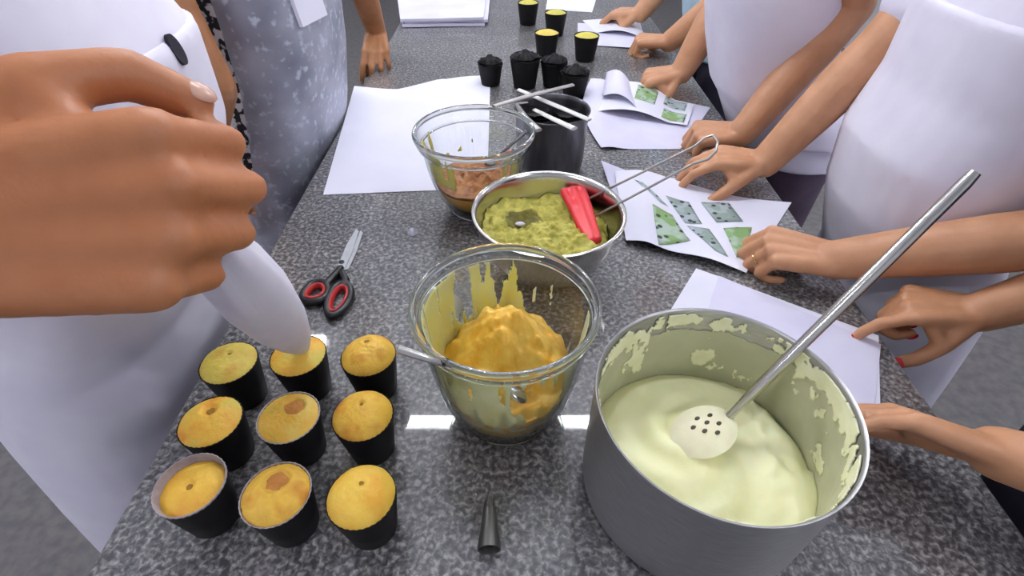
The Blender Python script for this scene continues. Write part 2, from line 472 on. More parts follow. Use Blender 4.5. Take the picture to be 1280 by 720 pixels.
def cake_mat(name, a, b, c, seed):
    m, nt, bs = newmat(name)
    bs.inputs['Roughness'].default_value = 0.55
    tc = nt.nodes.new('ShaderNodeTexCoord')
    mp = nt.nodes.new('ShaderNodeMapping'); mp.inputs['Location'].default_value = (seed * 0.37, seed * 0.21, seed * 0.1)
    nt.links.new(tc.outputs['Object'], mp.inputs['Vector'])
    n = nt.nodes.new('ShaderNodeTexNoise'); n.inputs['Scale'].default_value = 26; n.inputs['Detail'].default_value = 3
    r = nt.nodes.new('ShaderNodeValToRGB'); cr = r.color_ramp
    cr.elements[0].position = 0.34; cr.elements[0].color = c
    cr.elements[1].position = 0.66; cr.elements[1].color = b
    e = cr.elements.new(0.48); e.color = a
    nt.links.new(mp.outputs['Vector'], n.inputs['Vector']); nt.links.new(n.outputs['Fac'], r.inputs['Fac'])
    nt.links.new(r.outputs['Color'], bs.inputs['Base Color'])
    n2 = nt.nodes.new('ShaderNodeTexNoise'); n2.inputs['Scale'].default_value = 420; n2.inputs['Detail'].default_value = 3
    bp = nt.nodes.new('ShaderNodeBump'); bp.inputs['Strength'].default_value = 0.35; bp.inputs['Distance'].default_value = 0.002
    nt.links.new(tc.outputs['Object'], n2.inputs['Vector']); nt.links.new(n2.outputs['Fac'], bp.inputs['Height']); nt.links.new(bp.outputs['Normal'], bs.inputs['Normal'])
    return m
M['plug'] = mat('browned cut centre', S(188, 122, 52), S(204, 142, 70), 60, 0.7, bump=0.3, bscale=300)
M['hole'] = mat('darker brown of a filling hole', S(132, 92, 26), S(160, 116, 40), 90, 0.8, bump=0.3, bscale=300)  # darker brown disc laid into each hole
YEL, GOLD, ORG, GRN = S(238, 192, 72), S(228, 178, 62), S(216, 146, 44), S(206, 186, 78)
cupcakes = [
    # px, py, dome, (hole), plug, tones, pale rim, label
    ((285, 452), 0.012, (0.001, 0.008, 0.004, 0.0035), None, (GRN, S(200, 172, 70), S(196, 156, 60)), 0, 'yellow cupcake in the back row, under the hand holding the piping bag'),
    ((372, 443), 0.011, (0, 0.002, 0.006, 0.004), None, (GOLD, GRN, ORG), 0, 'yellow cupcake in the back row being filled by the piping bag tip'),
    ((460, 443), 0.020, (-0.002, 0.012, 0.006, 0.0035), None, (YEL, GOLD, ORG), 0, 'domed yellow cupcake at the right end of the back row, nearest the scissors'),
    ((262, 525), 0.009, (-0.004, 0.012, 0.0085, 0.006), None, (GOLD, GRN, ORG), 0, 'flat yellow cupcake with an off-centre hole, left end of the middle row'),
    ((360, 520), 0.006, (0, 0, 0.006, 0.0), (0.003, 0.013, 0.0125), (GOLD, S(226, 196, 96), S(206, 172, 60)), 1, 'flat pale yellow cupcake with brown cut centre, middle of the middle row'),
    ((453, 518), 0.019, (0.001, 0.004, 0.004, 0.003), None, (YEL, GOLD, ORG), 0, 'domed golden cupcake with an orange side, right end of the middle row'),
    ((237, 605), 0.006, (-0.004, 0.001, 0.006, 0.004), None, (GOLD, YEL, S(224, 156, 60)), 2, 'sunken yellow cupcake inside a pale liner rim, front left corner'),
    ((344, 616), 0.014, (0, 0, 0.006, 0.0), (0.000, 0.010, 0.0135), (YEL, GOLD, ORG), 1, 'golden cupcake with a round brown cut centre, middle of the front row'),
    ((451, 619), 0.019, (0.002, 0.006, 0.0045, 0.003), None, (YEL, S(242, 202, 84), S(232, 168, 50)), 0, 'domed golden cupcake with a small dent, right end of the front row'),
]
wr_me = None
for i, ((px, py), dome, hole, plug, tones, rim, lab) in enumerate(cupcakes):
    g = at(px, py, 0.075); loc = Vector((g.x, g.y, Z0))
    t = thing('cupcake', lab, 'cupcake', loc, 'filled cupcakes in black liners')
    shift = lambda mb: (setattr(mb, 'v', [v + loc for v in mb.v]), mb)[1]
    if wr_me is None:
        wo = obj('liner', shift(wrapper_mb()), M['liner'], t, 60); wr_me = wo.data
    else:
        wo = bpy.data.objects.new('liner', wr_me); COL.objects.link(wo); wo.parent = t
    if rim:
        n = 72; rr = 0.0352; up_ = 0.0022 if rim == 2 else 0.0009
        ro = obj('liner_rim', shift(MB().lathe([(rr + 0.0017, CUP_H + 0.0002), (rr + 0.0014, CUP_H + up_), (rr + 0.0004, CUP_H + up_), (rr - 0.001, CUP_H - 0.003), (rr - 0.0022, CUP_H - 0.009)], n=n,
                 rmod=fl(0.008), cap0=False, cap1=False)), M['liner_in'], wo, 60)
        ro['label'] = 'pale inner face of the liner'
    m = cake_mat('sponge', *tones, seed=i * 1.7 + 1)
    co = obj('sponge_top', shift(cake_mb(i * 0.61 + 0.3, dome, sink=0.009 if rim == 2 else 0.0005, hole=hole, plug=plug, r=0.0335 if rim == 2 else (0.0358 if not rim else 0.0348))), m, t, 180)
    tr = bvh_world(co)
    def on_cake(x, y):
        h_ = tr.ray_cast(Vector((loc.x + x, loc.y + y, Z0 + 0.3)), Vector((0, 0, -1)))
        return h_[0] if h_[0] else Vector((loc.x + x, loc.y + y, Z0 + CUP_H))
    spec = (plug[0], plug[1], plug[2] * 0.9, M['plug'], 'cut_centre') if plug else (hole[0], hole[1], hole[2] * 0.62, M['hole'], 'filling_hole')
    rs = []
    for q in (0.02, 0.35, 0.7, 1.0):
        ring = []
        for k in range(28):
            a = 2 * math.pi * k / 28; e = 1 + 0.18 * nz(math.cos(a) + i, math.sin(a), i, 1.5)
            p = on_cake(spec[0] + spec[2] * q * e * math.cos(a), spec[1] + spec[2] * q * e * math.sin(a))
            ring.append(p + Vector((0, 0, 0.0009 if q < 1 else -0.0002)))
        rs.append(ring)
    obj(spec[4], MB().rings(rs, True, True, False), spec[3], co, 180)

# four cupcakes further down the counter
M['top_g'] = mat('lime yellow sponge', S(196, 186, 70), S(214, 200, 92), 40, 0.6, bump=0.3, bscale=300)
M['top_y'] = mat('yellow sponge', S(206, 182, 72), S(222, 196, 90), 40, 0.6, bump=0.3, bscale=300)
far = None
for (px, pb, mm, rz, lab) in ((660, 33, 'top_g', 0.2, 'lime topped cupcake in a black liner, the farthest down the counter'),
                              (694, 47, 'top_g', 1.3, 'lime topped cupcake half hidden behind the cupcake in front of it'),
                              (683, 75, 'top_y', 2.1, 'yellow topped cupcake, nearest of the far group, behind the black liners'),
                              (732, 79, 'top_g', 3.3, 'lime topped cupcake at the right of the far group, beside the open booklet')):
    g = at(px, pb); loc = Vector((g.x, g.y + 0.032, Z0))
    t = thing('cupcake', lab, 'cupcake', loc, 'far cupcakes in black liners')
    wo = bpy.data.objects.new('liner', wr_me); COL.objects.link(wo); wo.parent = t
    mb = cake_mb(rz, 0.010, hole=(0, 0, 0.006, 0)); mb.v = [v + loc for v in mb.v]
    obj('sponge_top', mb, M[mm], t, 180)
    t.scale = (1.14, 1.14, 1.09)

# ------------------------------------------------------------------ vessels
def ring_profile(outer, inner): return outer + inner
def mass(c, Rz, hfun, zfloor, nr=34, na=72):
    """soft food filling a round vessel: top from hfun(x,y), edge follows the inner wall Rz(z)"""
    c = Vector(c); top = [[] for _ in range(nr + 1)]; low = [[] for _ in range(7)]
    for k in range(na):
        a = 2 * math.pi * k / na; ca, sa = math.cos(a), math.sin(a)
        r = Rz(zfloor + 0.03)
        for _ in range(14): r = 0.5 * r + 0.5 * (Rz(hfun(r * ca, r * sa)) - 0.0008)
        for i in range(nr + 1):
            q = r * max(0.002, i / nr)
            top[i].append(c + Vector((q * ca, q * sa, hfun(q * ca, q * sa))))
        ze = hfun(r * ca, r * sa)
        for j in range(7):
            z = ze + (zfloor - ze) * (j + 1) / 7
            rr = Rz(z) - 0.0008
            low[j].append(c + Vector((rr * ca, rr * sa, z)))
    return MB().rings(top + low, True, True, True)
def smear(c, Rz, z0, z1, keep, nz_=26, na=150, off=0.0012):
    c = Vector(c); vs, fs, idx = [], [], {}
    def vid(i, k):
        k %= na
        if (i, k) not in idx:
            z = z0 + (z1 - z0) * i / nz_; a = 2 * math.pi * k / na
            j = 0.0006 * nz(a * 9, z * 90, 3)
            r = Rz(z) - off + j
            idx[(i, k)] = len(vs); vs.append(c + Vector((r * math.cos(a), r * math.sin(a), z)))
        return idx[(i, k)]
    for i in range(nz_):
        for k in range(na):
            z = z0 + (z1 - z0) * (i + .5) / nz_
            if keep(2 * math.pi * (k + .5) / na, (z - z0) / (z1 - z0)):
                fs.append((vid(i, k), vid(i, k + 1), vid(i + 1, k + 1), vid(i + 1, k)))
    return MB().add(vs, fs)

# --- steel pot with cream
PC = P(0.215, 0.3117, 0); PR, PH = 0.1292, 0.17
pot = thing('saucepan', 'large round brushed steel pot holding pale cream, front right', 'pot', PC)
obj('pot_body', MB().lathe([(PR - 0.016, 0.0), (PR - 0.006, 0.003), (PR - 0.001, 0.011), (PR, 0.03), (PR, PH - 0.004), (PR + 0.0012, PH - 0.001), (PR + 0.0006, PH + 0.0006), (PR - 0.0012, PH),
                            (PR - 0.0026, PH - 0.003), (PR - 0.0026, 0.03), (PR - 0.006, 0.012), (PR - 0.02, 0.004)], PC, 96), M['steel'], pot, 50)
def potR(z): return interp(z, [0.004, 0.012, 0.03, 0.2], [PR - 0.021, PR - 0.0066, PR - 0.0030, PR - 0.0030])
def cream_h(x, y):
    r = math.hypot(x, y)
    h = 0.064 + 0.005 * nz(x, y, 0.3, 14) + 0.0022 * nz(x, y, 1.3, 38) + 0.0005 * nz(x, y, 2, 100)
    h += 0.016 * math.exp(-(((x + 0.025) / 0.05) ** 2 + ((y + 0.0) / 0.045) ** 2))
    h += 0.016 * math.exp(-((x - 0.085) / 0.02) ** 2) * (0.5 + 0.5 * nz(x, y, 5, 60))
    a = math.atan2(y, x)
    h += 0.0022 * math.sin(5 * a + r * 130) * math.exp(-((r - 0.06) / 0.035) ** 2)
    h -= 0.016 * max(0, (r - 0.108) / 0.02) * (1 if y > -0.02 else 0.35)
    return h
cr = obj('cream', mass(PC, potR, cream_h, 0.005, 48, 110), M['cream'], None, 180)
tag(cr, 'pale yellow whipped cream filling the steel pot', 'cream')
def keep_pot(a, q):
    back = math.sin(a)
    v = nz(math.cos(a) * 3.2, math.sin(a) * 3.2, q * 2.1, 1.0) + 0.6 * nz(math.cos(a) * 9, math.sin(a) * 9, q * 5 + 3, 1.0)
    v += 0.3 * nz(math.cos(a) * 26, math.sin(a) * 26, q * 13, 1.0)
    band = math.exp(-((q - 0.84 - 0.04 * math.cos(a)) / 0.13) ** 2)
    return v + band * (0.72 if back > -0.3 else 0.4) > 0.40 and q < 0.965
obj('cream_smear', smear(PC, potR, 0.07, 0.168, keep_pot, 64, 460), M['cream_f'], cr, 180, solid=0.0018)['kind'] = 'stuff'

def keep_film(a, q):
    return q < 0.78 + 0.05 * math.cos(a) + 0.07 * nz(math.cos(a) * 3, math.sin(a) * 3, 2, 1.0) + 0.02 * nz(math.cos(a) * 20, math.sin(a) * 20, 2, 1.0)
M['film_c'] = mat('thin cream film', S(186, 187, 156), S(198, 198, 168), 20, 0.4)
obj('cream_film', smear(PC, potR, 0.045, 0.164, keep_film, 60, 300, 0.0004), M['film_c'], cr, 180, solid=0.0005)['label'] = 'thin cream film left on the pot wall'
# slotted spoon standing in the cream, handle over the rim
a0, a1 = at(912, 520, 0.091), at(1001, 432, PH + 0.010)
dv = (a1 - a0).normalized(); end = a0 + dv * 0.335
sp = thing('slotted_spoon', 'steel slotted spoon in the cream, round handle over the pot rim', 'spoon', a0)
obj('handle', MB().tube([a0 - dv * 0.012, a0 + dv * 0.02, a0 + dv * 0.04, end - dv * .012, end], [0.0045, 0.0050, 0.0064, 0.0064, 0.005], 14), M['steel_b'], sp, 60)
sx = Vector((dv.x, dv.y, 0)).normalized(); sy = Vector((-sx.y, sx.x, 0))
hc = a0 - sx * 0.036 + Vector((0, 0, -0.007))
def head_pt(u, v, dz=0):   # u along, v across, in -1..1
    bowl = 0.010 * (1 - (u * u + v * v))
    return hc + sx * (u * 0.040) + sy * (v * 0.031) + Vector((0, 0, bowl + u * 0.006 + dz))
rs = []
for q in (0.05, 0.35, 0.6, 0.8, 0.93, 1.0): rs.append([head_pt(q * math.cos(2 * math.pi * k / 36), q * math.sin(2 * math.pi * k / 36)) for k in range(36)])
rs.append([head_pt(math.cos(2 * math.pi * k / 36) * .98, math.sin(2 * math.pi * k / 36) * .98, -0.0015) for k in range(36)])
rs.append([head_pt(0.1 * math.cos(2 * math.pi * k / 36), 0.1 * math.sin(2 * math.pi * k / 36), -0.0015) for k in range(36)])
M['head'] = mat('cream-coated steel', S(238, 230, 196), S(246, 244, 208), 30, 0.4, bump=0.1, bscale=60)
hd = obj('spoon_head', MB().rings(rs), M['head'], sp, 60)
hd['label'] = 'spoon head coated in cream'
M['slot'] = mat('dark slot', S(70, 66, 48), None, rough=0.8)
for (u, v) in ((0.35, 0.30), (0.38, -0.12), (0.10, 0.10), (-0.02, 0.42), (-0.12, -0.12), (0.16, -0.38), (-0.30, 0.2)):
    q = head_pt(u, v, 0.0004)
    obj('slot', MB().rings([[q + sx * (0.0032 * s * math.cos(2 * math.pi * k / 14)) + sy * (0.0022 * s * math.sin(2 * math.pi * k / 14)) + Vector((0, 0, z)) for k in range(14)] for s, z in ((1, -0.001), (1, 0.0004), (0.6, 0.0005))]), M['slot'], hd)

# --- glass mixing bowl with yellow mash
def bowl_profile(outer, th, rim):
    """outer: list of (r,z) bottom to rim; returns closed wall profile outside up and inside down"""
    inn = [(max(0.004, r - th), z + (th * 1.3 if i < 2 else 0)) for i, (r, z) in enumerate(outer)]
    return outer, inn
GC = P(-0.0076, 0.420, 0); GR, GH = 0.1062, 0.20
g_out = [(0.058, 0.0), (0.062, 0.002), (0.060, 0.006), (0.068, 0.016), (0.077, 0.034), (0.086, 0.065), (0.092, 0.10), (0.0965, 0.14), (0.100, 0.175), (0.1015, 0.187), (0.1055, 0.191), (0.107, 0.1955), (0.1055, 0.2)]
g_in = [(0.1015, 0.2005), (0.0985, 0.196), (0.0968, 0.188), (0.0955, 0.175), (0.092, 0.14), (0.0875, 0.10), (0.0815, 0.065), (0.072, 0.036), (0.062, 0.019), (0.045, 0.011), (0.01, 0.009)]
gb = obj('glass_bowl', MB().lathe(g_out + g_in, GC, 96), M['glass'], None, 60)
tag(gb, 'large clear glass mixing bowl of yellow mash at the centre', 'bowl')
gz = [(r, z) for r, z in reversed(g_in)]
def gR(z): return interp(z, [q[1] for q in gz], [q[0] for q in gz]) - 0.0004
def mash_h(x, y):
    hx, hy = x + 0.0, y - 0.026
    h = 0.072 + 0.084 * math.exp(-((hx / 0.060) ** 2 + (hy / 0.054) ** 2))
    h += 0.012 * nz(x, y, 0.7, 34) + 0.016 * abs(nz(x * 0.8, y, 1.9, 44)) + 0.003 * abs(nz(x, y, 4.9, 115)) + 0.003 * nz(x, y, 2.9, 110)
    return h
ms = obj('mash', mass(GC, gR, mash_h, 0.0105, 48, 110), M['mash_y'], None, 180)
tag(ms, 'lumpy golden yellow mash heaped in the centre glass bowl', 'food')
def keep_g(a, q):
    ca, sa = math.cos(a), math.sin(a)
    st = nz(ca * 7, sa * 7, q * 1.3, 1.0) + 0.4 * nz(ca * 15, sa * 15, q * 2.5 + 4, 1.0) + 0.15 * nz(ca * 40, sa * 40, q * 14, 1.0)
    side = -0.75 * ca + (0.05 if sa < 0 else -0.12)
    if sa < 0:
        patch_ = math.exp(-((ca - 0.35) / 0.28) ** 2 - ((q - 0.5) / 0.35) ** 2)
        return 0.5 * st + 0.42 - 0.9 * patch_ + 0.3 * max(0, -ca) - 0.25 * q > 0.08
    return st + side * 0.55 - 0.35 * q + (0.25 if q < 0.35 else 0) > 0.08
obj('wall_smear', smear(GC, gR, 0.06, 0.188, keep_g, 56, 420), M['film_g'], ms, 180, solid=0.0008)['kind'] = 'stuff'
def keep_y(a, q):
    ca, sa = math.cos(a), math.sin(a)
    st = nz(ca * 6 + 9, sa * 6, q * 1.2, 1.0) + 0.35 * nz(ca * 14, sa * 14, q * 3 + 7, 1.0) + 0.15 * nz(ca * 40, sa * 40, q * 14, 1.0)
    return st - 0.8 * ca * 0.6 + (0.32 if sa > 0 else 0.0) - 0.5 * abs(q - 0.35) > 0.24
obj('yellow_smear', smear(GC, lambda z: gR(z) - 0.0013, 0.06, 0.185, keep_y, 56, 420), M['film_y'], ms, 180, solid=0.0008)['kind'] = 'stuff'
def torus(c, r, z, a, b):
    return MB().tube([c + Vector((r * math.cos(2 * math.pi * k / 96), r * math.sin(2 * math.pi * k / 96), z)) for k in range(96)], a, 14, True, b / a, (0, 0, 1))
obj('rim', torus(GC, GR - 0.0018, 0.1985, 0.0042, 0.0058), M['rim'], gb, 180)['label'] = 'thick rounded glass rim'
obj('ledge', torus(GC, 0.1015, 0.183, 0.0026, 0.0022), M['rim'], gb, 180)
obj('foot', torus(GC, 0.058, 0.004, 0.005, 0.0038), M['rim'], gb, 180)
# spoon resting in that bowl, handle out to the left
b0, b1, b2 = at(590, 462, 0.165), at(545, 452, 0.204), at(497, 436, 0.222)
spn = thing('spoon', 'steel spoon in the centre glass bowl, handle sticking out left', 'spoon', b0)
dd = (b0 - b1).normalized()
tip = b0 + Vector((0.05, 0.012, -0.06))
obj('handle', MB().tube([b2, b2.lerp(b1, .5), b1, b0, b0.lerp(tip, .6)], [0.0048, 0.0042, 0.0036, 0.003, 0.003], 12, flat=0.5), M['steel_b'], spn, 60)
obj('spoon_bowl', MB().ellipsoid(tip, 0.016, 0.011, 0.005, rot=Matrix.Rotation(R(40), 3, 'Y')), M['steel_b'], spn, 60)

# --- steel bowl with green mash
SCN = P(0.0606, 0.717, 0); SR, SH = 0.1275, 0.13
s_out = [(0.050, 0.0), (0.053, 0.002), (0.066, 0.010), (0.084, 0.026), (0.100, 0.050), (0.112, 0.08), (0.1205, 0.110), (0.1225, 0.121), (0.1255, 0.1255), (0.1275, 0.127), (0.1272, 0.1292), (0.124, 0.13)]
s_in = [(0.1205, 0.1275), (0.118, 0.121), (0.1165, 0.110), (0.108, 0.08), (0.097, 0.052), (0.081, 0.028), (0.064, 0.013), (0.045, 0.0045), (0.01, 0.0035)]
sb = obj('steel_bowl', MB().lathe(s_out + s_in, SCN, 96), M['steel_b'], None, 60)
tag(sb, 'shiny steel mixing bowl of green mash behind the centre glass bowl', 'bowl')
sz = [(r, z) for r, z in reversed(s_in)]
def sR(z): return interp(z, [q[1] for q in sz], [q[0] for q in sz])
def green_h(x, y):
    h = 0.093 + 0.016 * nz(x, y, 0.4, 24) + 0.011 * abs(nz(x, y, 1.4, 60)) + 0.006 * nz(x, y, 4, 120)
    h -= 0.25 * max(0, x - 0.045) + 0.10 * max(0, y - 0.045)
    h += 0.012 * math.exp(-((x / 0.05) ** 2 + ((y + 0.03) / 0.05) ** 2))
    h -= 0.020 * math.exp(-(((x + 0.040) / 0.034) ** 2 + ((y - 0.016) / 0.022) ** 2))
    return h
gm = obj('green_mash', mass(SCN, sR, green_h, 0.006, 48, 110), M['mash_g'], None, 180)
tag(gm, 'crumbly olive green mash in the steel bowl', 'food')
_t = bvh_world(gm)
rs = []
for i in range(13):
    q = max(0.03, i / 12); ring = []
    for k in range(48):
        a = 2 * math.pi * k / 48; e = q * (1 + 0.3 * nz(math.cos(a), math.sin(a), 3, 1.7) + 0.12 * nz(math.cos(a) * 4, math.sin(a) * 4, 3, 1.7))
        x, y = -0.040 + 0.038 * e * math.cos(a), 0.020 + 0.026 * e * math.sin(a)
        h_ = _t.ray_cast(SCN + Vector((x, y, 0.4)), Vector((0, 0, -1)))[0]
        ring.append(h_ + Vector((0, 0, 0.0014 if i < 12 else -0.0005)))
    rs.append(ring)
obj('dark_patch', MB().rings(rs, True, True, False), M['mash_d'], gm, 180)  # darker olive tone laid over the hollow
q = at(650, 280, 0.085)
obj('pale_lump', MB().ellipsoid(q, 0.009, 0.005, 0.004, 12, 8), M['paper2'], gm, 180)

# red-headed masher with a looped wire handle
t0, t1 = at(733, 250, 0.105), at(739, 273, 0.098)
e0, e1 = at(868, 183, 0.212), at(866, 205, 0.198)
lp = [at(880, 173, 0.222), at(891, 169, 0.226), at(897, 177, 0.226), at(895, 189, 0.222), at(885, 199, 0.21)]
mk = thing('spatula', 'spatula with red silicone head and looped steel wire handle', 'spatula', t0)
obj('handle', MB().tube([t0, t0.lerp(e0, .5), e0] + lp + [e1, e1.lerp(t1, .5), t1], 0.0021, 10), M['stick_g'], mk, 180)
hm = MB()
hl = [at(705, 240, 0.108), at(716, 261, 0.103), at(726, 283, 0.096), at(737, 302, 0.090)]
hr = [at(727, 237, 0.108), at(735, 260, 0.103), at(741, 282, 0.096), at(746, 299, 0.090)]
for i in range(3):
    hm.capsule(hl[i], hl[i + 1], 0.0075, 0.0075).capsule(hr[i], hr[i + 1], 0.0085, 0.0085)
    hm.capsule(hl[i].lerp(hr[i], .5), hl[i + 1].lerp(hr[i + 1], .5), 0.0095, 0.0095)
    for q in (0.0, 0.5): hm.capsule(hl[i].lerp(hl[i + 1], q), hr[i].lerp(hr[i + 1], q), 0.0075, 0.0085)
hm.capsule(t0, hr[0].lerp(hr[1], .5), 0.0055, 0.008).capsule(t1, hr[1], 0.0055, 0.008)
fused('spatula_head', hm, M['red_sil'], mk, 0.0022, 3)['label'] = 'red silicone head'

# --- glass bowl at the back with caramel and puree
BC = P(-0.0722, 0.9232, 0); 
b_out = [(0.050, 0.0), (0.056, 0.002), (0.055, 0.007), (0.066, 0.02), (0.080, 0.045), (0.090, 0.075), (0.0965, 0.105), (0.100, 0.130), (0.102, 0.143), (0.109, 0.147), (0.1125, 0.156), (0.1155, 0.164), (0.114, 0.1705)]
b_in = [(0.109, 0.170), (0.1065, 0.163), (0.102, 0.154), (0.0985, 0.144), (0.0955, 0.130), (0.092, 0.105), (0.085, 0.075), (0.075, 0.046), (0.060, 0.023), (0.045, 0.013), (0.01, 0.011)]
bb = obj('glass_bowl', MB().lathe(b_out + b_in, BC, 96), M['glass'], None, 60)
tag(bb, 'clear glass bowl of orange and brown filling beside the white sheet', 'bowl')
bz = [(r, z) for r, z in reversed(b_in)]
def bR(z): return interp(z, [q[1] for q in bz], [q[0] for q in bz]) - 0.0004
obj('rim', torus(BC, 0.1128, 0.1685, 0.0042, 0.0060), M['rim'], bb, 180)['label'] = 'thick rounded glass rim'
obj('ledge', torus(BC, 0.1025, 0.1445, 0.0032, 0.0026), M['rim'], bb, 180)
obj('foot', torus(BC, 0.053, 0.0042, 0.005, 0.004), M['rim'], bb, 180)
fo = thing('filling', 'layered green, orange and brown filling in the back glass bowl', 'food', BC + Vector((0, 0, 0.012)))
def lay(z, n, sd): return lambda x, y: z + n * nz(x, y, sd, 28) + 0.18 * n * nz(x, y, sd, 90)
obj('green_layer', mass(BC, bR, lay(0.024, 0.004, 1), 0.0125, 24, 80), M['green_layer'], fo, 180)
def layer2(R_, h0, h1, m, nm):
    """a layer of food resting on the one below"""
    c = BC; na, nr = 90, 30
    def edge(hf, a):
        r = 0.07
        for _ in range(14): r = .5 * r + .5 * (R_(hf(r * math.cos(a), r * math.sin(a))) - 0.0008)
        return r
    top = [[] for _ in range(nr + 1)]; bot = [[] for _ in range(4)]
    for k in range(na):
        a = 2 * math.pi * k / na; ca, sa = math.cos(a), math.sin(a)
        r = edge(h1, a); rb = edge(h0, a)
        for i in range(nr + 1):
            q_ = r * max(.002, i / nr); top[i].append(c + Vector((q_ * ca, q_ * sa, h1(q_ * ca, q_ * sa))))
        zt, zb = h1(r * ca, r * sa), h0(rb * ca, rb * sa) + 0.0006
        for j in range(4):
            z = zt + (zb - zt) * (j + 1) / 4; rr = R_(z) - 0.0008
            bot[j].append(c + Vector((rr * ca, rr * sa, z)))
    return obj(nm, MB().rings(top + bot, True, True, True), m, fo, 180)
layer2(bR, lay(0.024, 0.004, 1), lay(0.061, 0.003, 2), M['orange'], 'orange_layer')
layer2(bR, lay(0.061, 0.003, 2), lambda x, y: 0.0685 + (0.012 * nz(x, y, 3, 36) + 0.012 * abs(nz(x, y, 5, 70))) * max(0.0, 1 - (math.hypot(x, y) / 0.086) ** 4), M['caramel'], 'caramel_layer')
def keep_b(a, q):
    ca, sa = math.cos(a), math.sin(a)
    st = nz(ca * 5, sa * 5, q * 0.8 + 2, 1.0) + 0.5 * nz(ca * 16, sa * 16, q * 1.4 + 9, 1.0)
    return st + (0.5 if (ca < -0.35 and sa < 0.35) else (0.38 if (sa < 0 and ca > 0.25) else -0.35)) - 0.55 * q > 0.08
obj('wall_smear', smear(BC, bR, 0.088, 0.152, keep_b, 26, 220), M['film_y'], fo, 180, solid=0.0008)['kind'] = 'stuff'
k0, k1 = at(658, 164, 0.165), at(622, 196, 0.115)
kn = thing('teaspoon', 'thin dark handled spoon leaning inside the back glass bowl', 'spoon', k1)
obj('handle', MB().tube([k0, k0.lerp(k1, .5), k1], [0.004, 0.003, 0.0025], 10, flat=.5), M['jug'], kn)
kt = k1 + (k1 - k0).normalized() * 0.02
obj('spoon_bowl', MB().ellipsoid(kt, 0.012, 0.010, 0.005), M['jug'], kn)

# --- dark pot with liners and utensils across it
JC = P(0.088, 1.10, 0); JR, JH = 0.082, 0.14
jg = obj('dark_pot', MB().lathe([(0.070, 0), (0.074, 0.004), (0.077, 0.02), (JR - .001, JH - 0.006), (JR + 0.0025, JH - 0.002), (JR + 0.001, JH), (JR - 0.002, JH - 0.002), (JR - 0.004, JH - 0.01),
                               (0.074, 0.02), (0.06, 0.006)], JC, 72), M['jug'], None, 50)
tag(jg, 'dark grey metal pot holding black liners behind the steel bowl', 'pot')
def crumple(c, rb, rt, h, seed, knob=True, n=56, tiers=2):
    """nested black liners, the top one scrunched"""
    c = Vector(c); mb = MB()
    mod = lambda k, n_, z: 1 + 0.02 * (1 if k % 2 else -1)
    mb.lathe([(rb * .9, 0), (rb, 0.002), (rt, h), (rt + 0.0008, h + 0.001), (rt - 0.002, h), (rt - 0.006, h - 0.012)], c, n, mod)
    for t in range(tiers):
        zz = h + 0.003 + 0.006 * t
        mb.lathe([(rt * .8, zz - 0.01), (rt * (1.02 - .06 * t), zz), (rt * (1.0 - .06 * t), zz + 0.0012), (rt * .75, zz - 0.008)], c, n,
                 lambda k, n_, z: 1 + 0.02 * (1 if k % 2 else -1) + 0.22 * nz(math.cos(2 * math.pi * k / n_) * 2 + seed, math.sin(2 * math.pi * k / n_) * 2, t, 1))
    if knob:
        zz = h + 0.004 * tiers
        mb.lathe([(rt * .70, zz - 0.006), (rt * .55, zz + 0.003), (rt * .40, zz + 0.010), (rt * .30, zz + 0.011), (rt * .16, zz + 0.018), (rt * .04, zz + 0.014)], c, n,
                 lambda k, n_, z: 1 + 0.5 * nz(math.cos(2 * math.pi * k / n_) * 3 + seed, math.sin(2 * math.pi * k / n_) * 3, z * 30, 1))
    return mb
for (px, pb, h, rt, lab, sd) in ((613, 110, 0.062, 0.037, 'stack of empty black liners left of the dark pot, beside the white sheet', 1),
                                 (656, 113, 0.082, 0.044, 'tall scrunched stack of black liners just behind the dark pot', 4),
                                 (692, 112, 0.070, 0.040, 'scrunched stack of black liners between the tall stack and the booklet side stack', 6),
                                 (718, 126, 0.068, 0.040, 'stack of empty black liners right of the dark pot, beside the booklet', 9)):
    g = at(px, pb); c = Vector((g.x, g.y + 0.03, Z0))
    o = obj('liner_stack', crumple(c, rt * .74, rt, h, sd), M['liner'], None, 50)
    tag(o, lab, 'cupcake liners', 'stacks of empty black liners')
for (dx, dy, h, sd, lab) in ((-0.034, 0.02, 0.108, 2, 'black liner stack inside the dark pot, left side'), (0.036, 0.022, 0.104, 5, 'black liner stack inside the dark pot, right side'),
                             (0.0, -0.042, 0.098, 8, 'black liner stack inside the dark pot, nearest the camera')):
    o = obj('liner_stack', crumple(JC + Vector((dx, dy, 0.007)), 0.024, 0.031, h, sd, False), M['liner'], None, 50)
    tag(o, lab, 'cupcake liners', 'black liners in the dark pot')
def stick(name, lab, cat, pts, r, m, flat=0.5, headspec=None):
    t = thing(name, lab, cat, pts[0])
    obj('handle', MB().tube(pts, r, 12, flat=flat, up=(0, 0, 1)), m, t, 60)
    return t
stick('tongs', 'long grey metal stick lying across the dark pot and back glass bowl', 'utensil', [at(617, 133, 0.1745), at(660, 120, 0.168), at(716, 106, 0.160)], [0.006, 0.0075, 0.006], M['stick_g'], 0.45)
stick('stirring_stick', 'white flat stick crossing the dark pot under the grey one', 'utensil', [at(648, 112, 0.155), at(690, 130, 0.1475), at(737, 150, 0.144)], [0.006, 0.0075, 0.0075], M['stick'], 0.4)
stick('stirring_stick', 'short white stick lying over the near rim of the dark pot', 'utensil', [at(668, 137, 0.137), at(692, 149, 0.1425), at(718, 161, 0.146)], [0.006, 0.0075, 0.0085], M['stick'], 0.4)
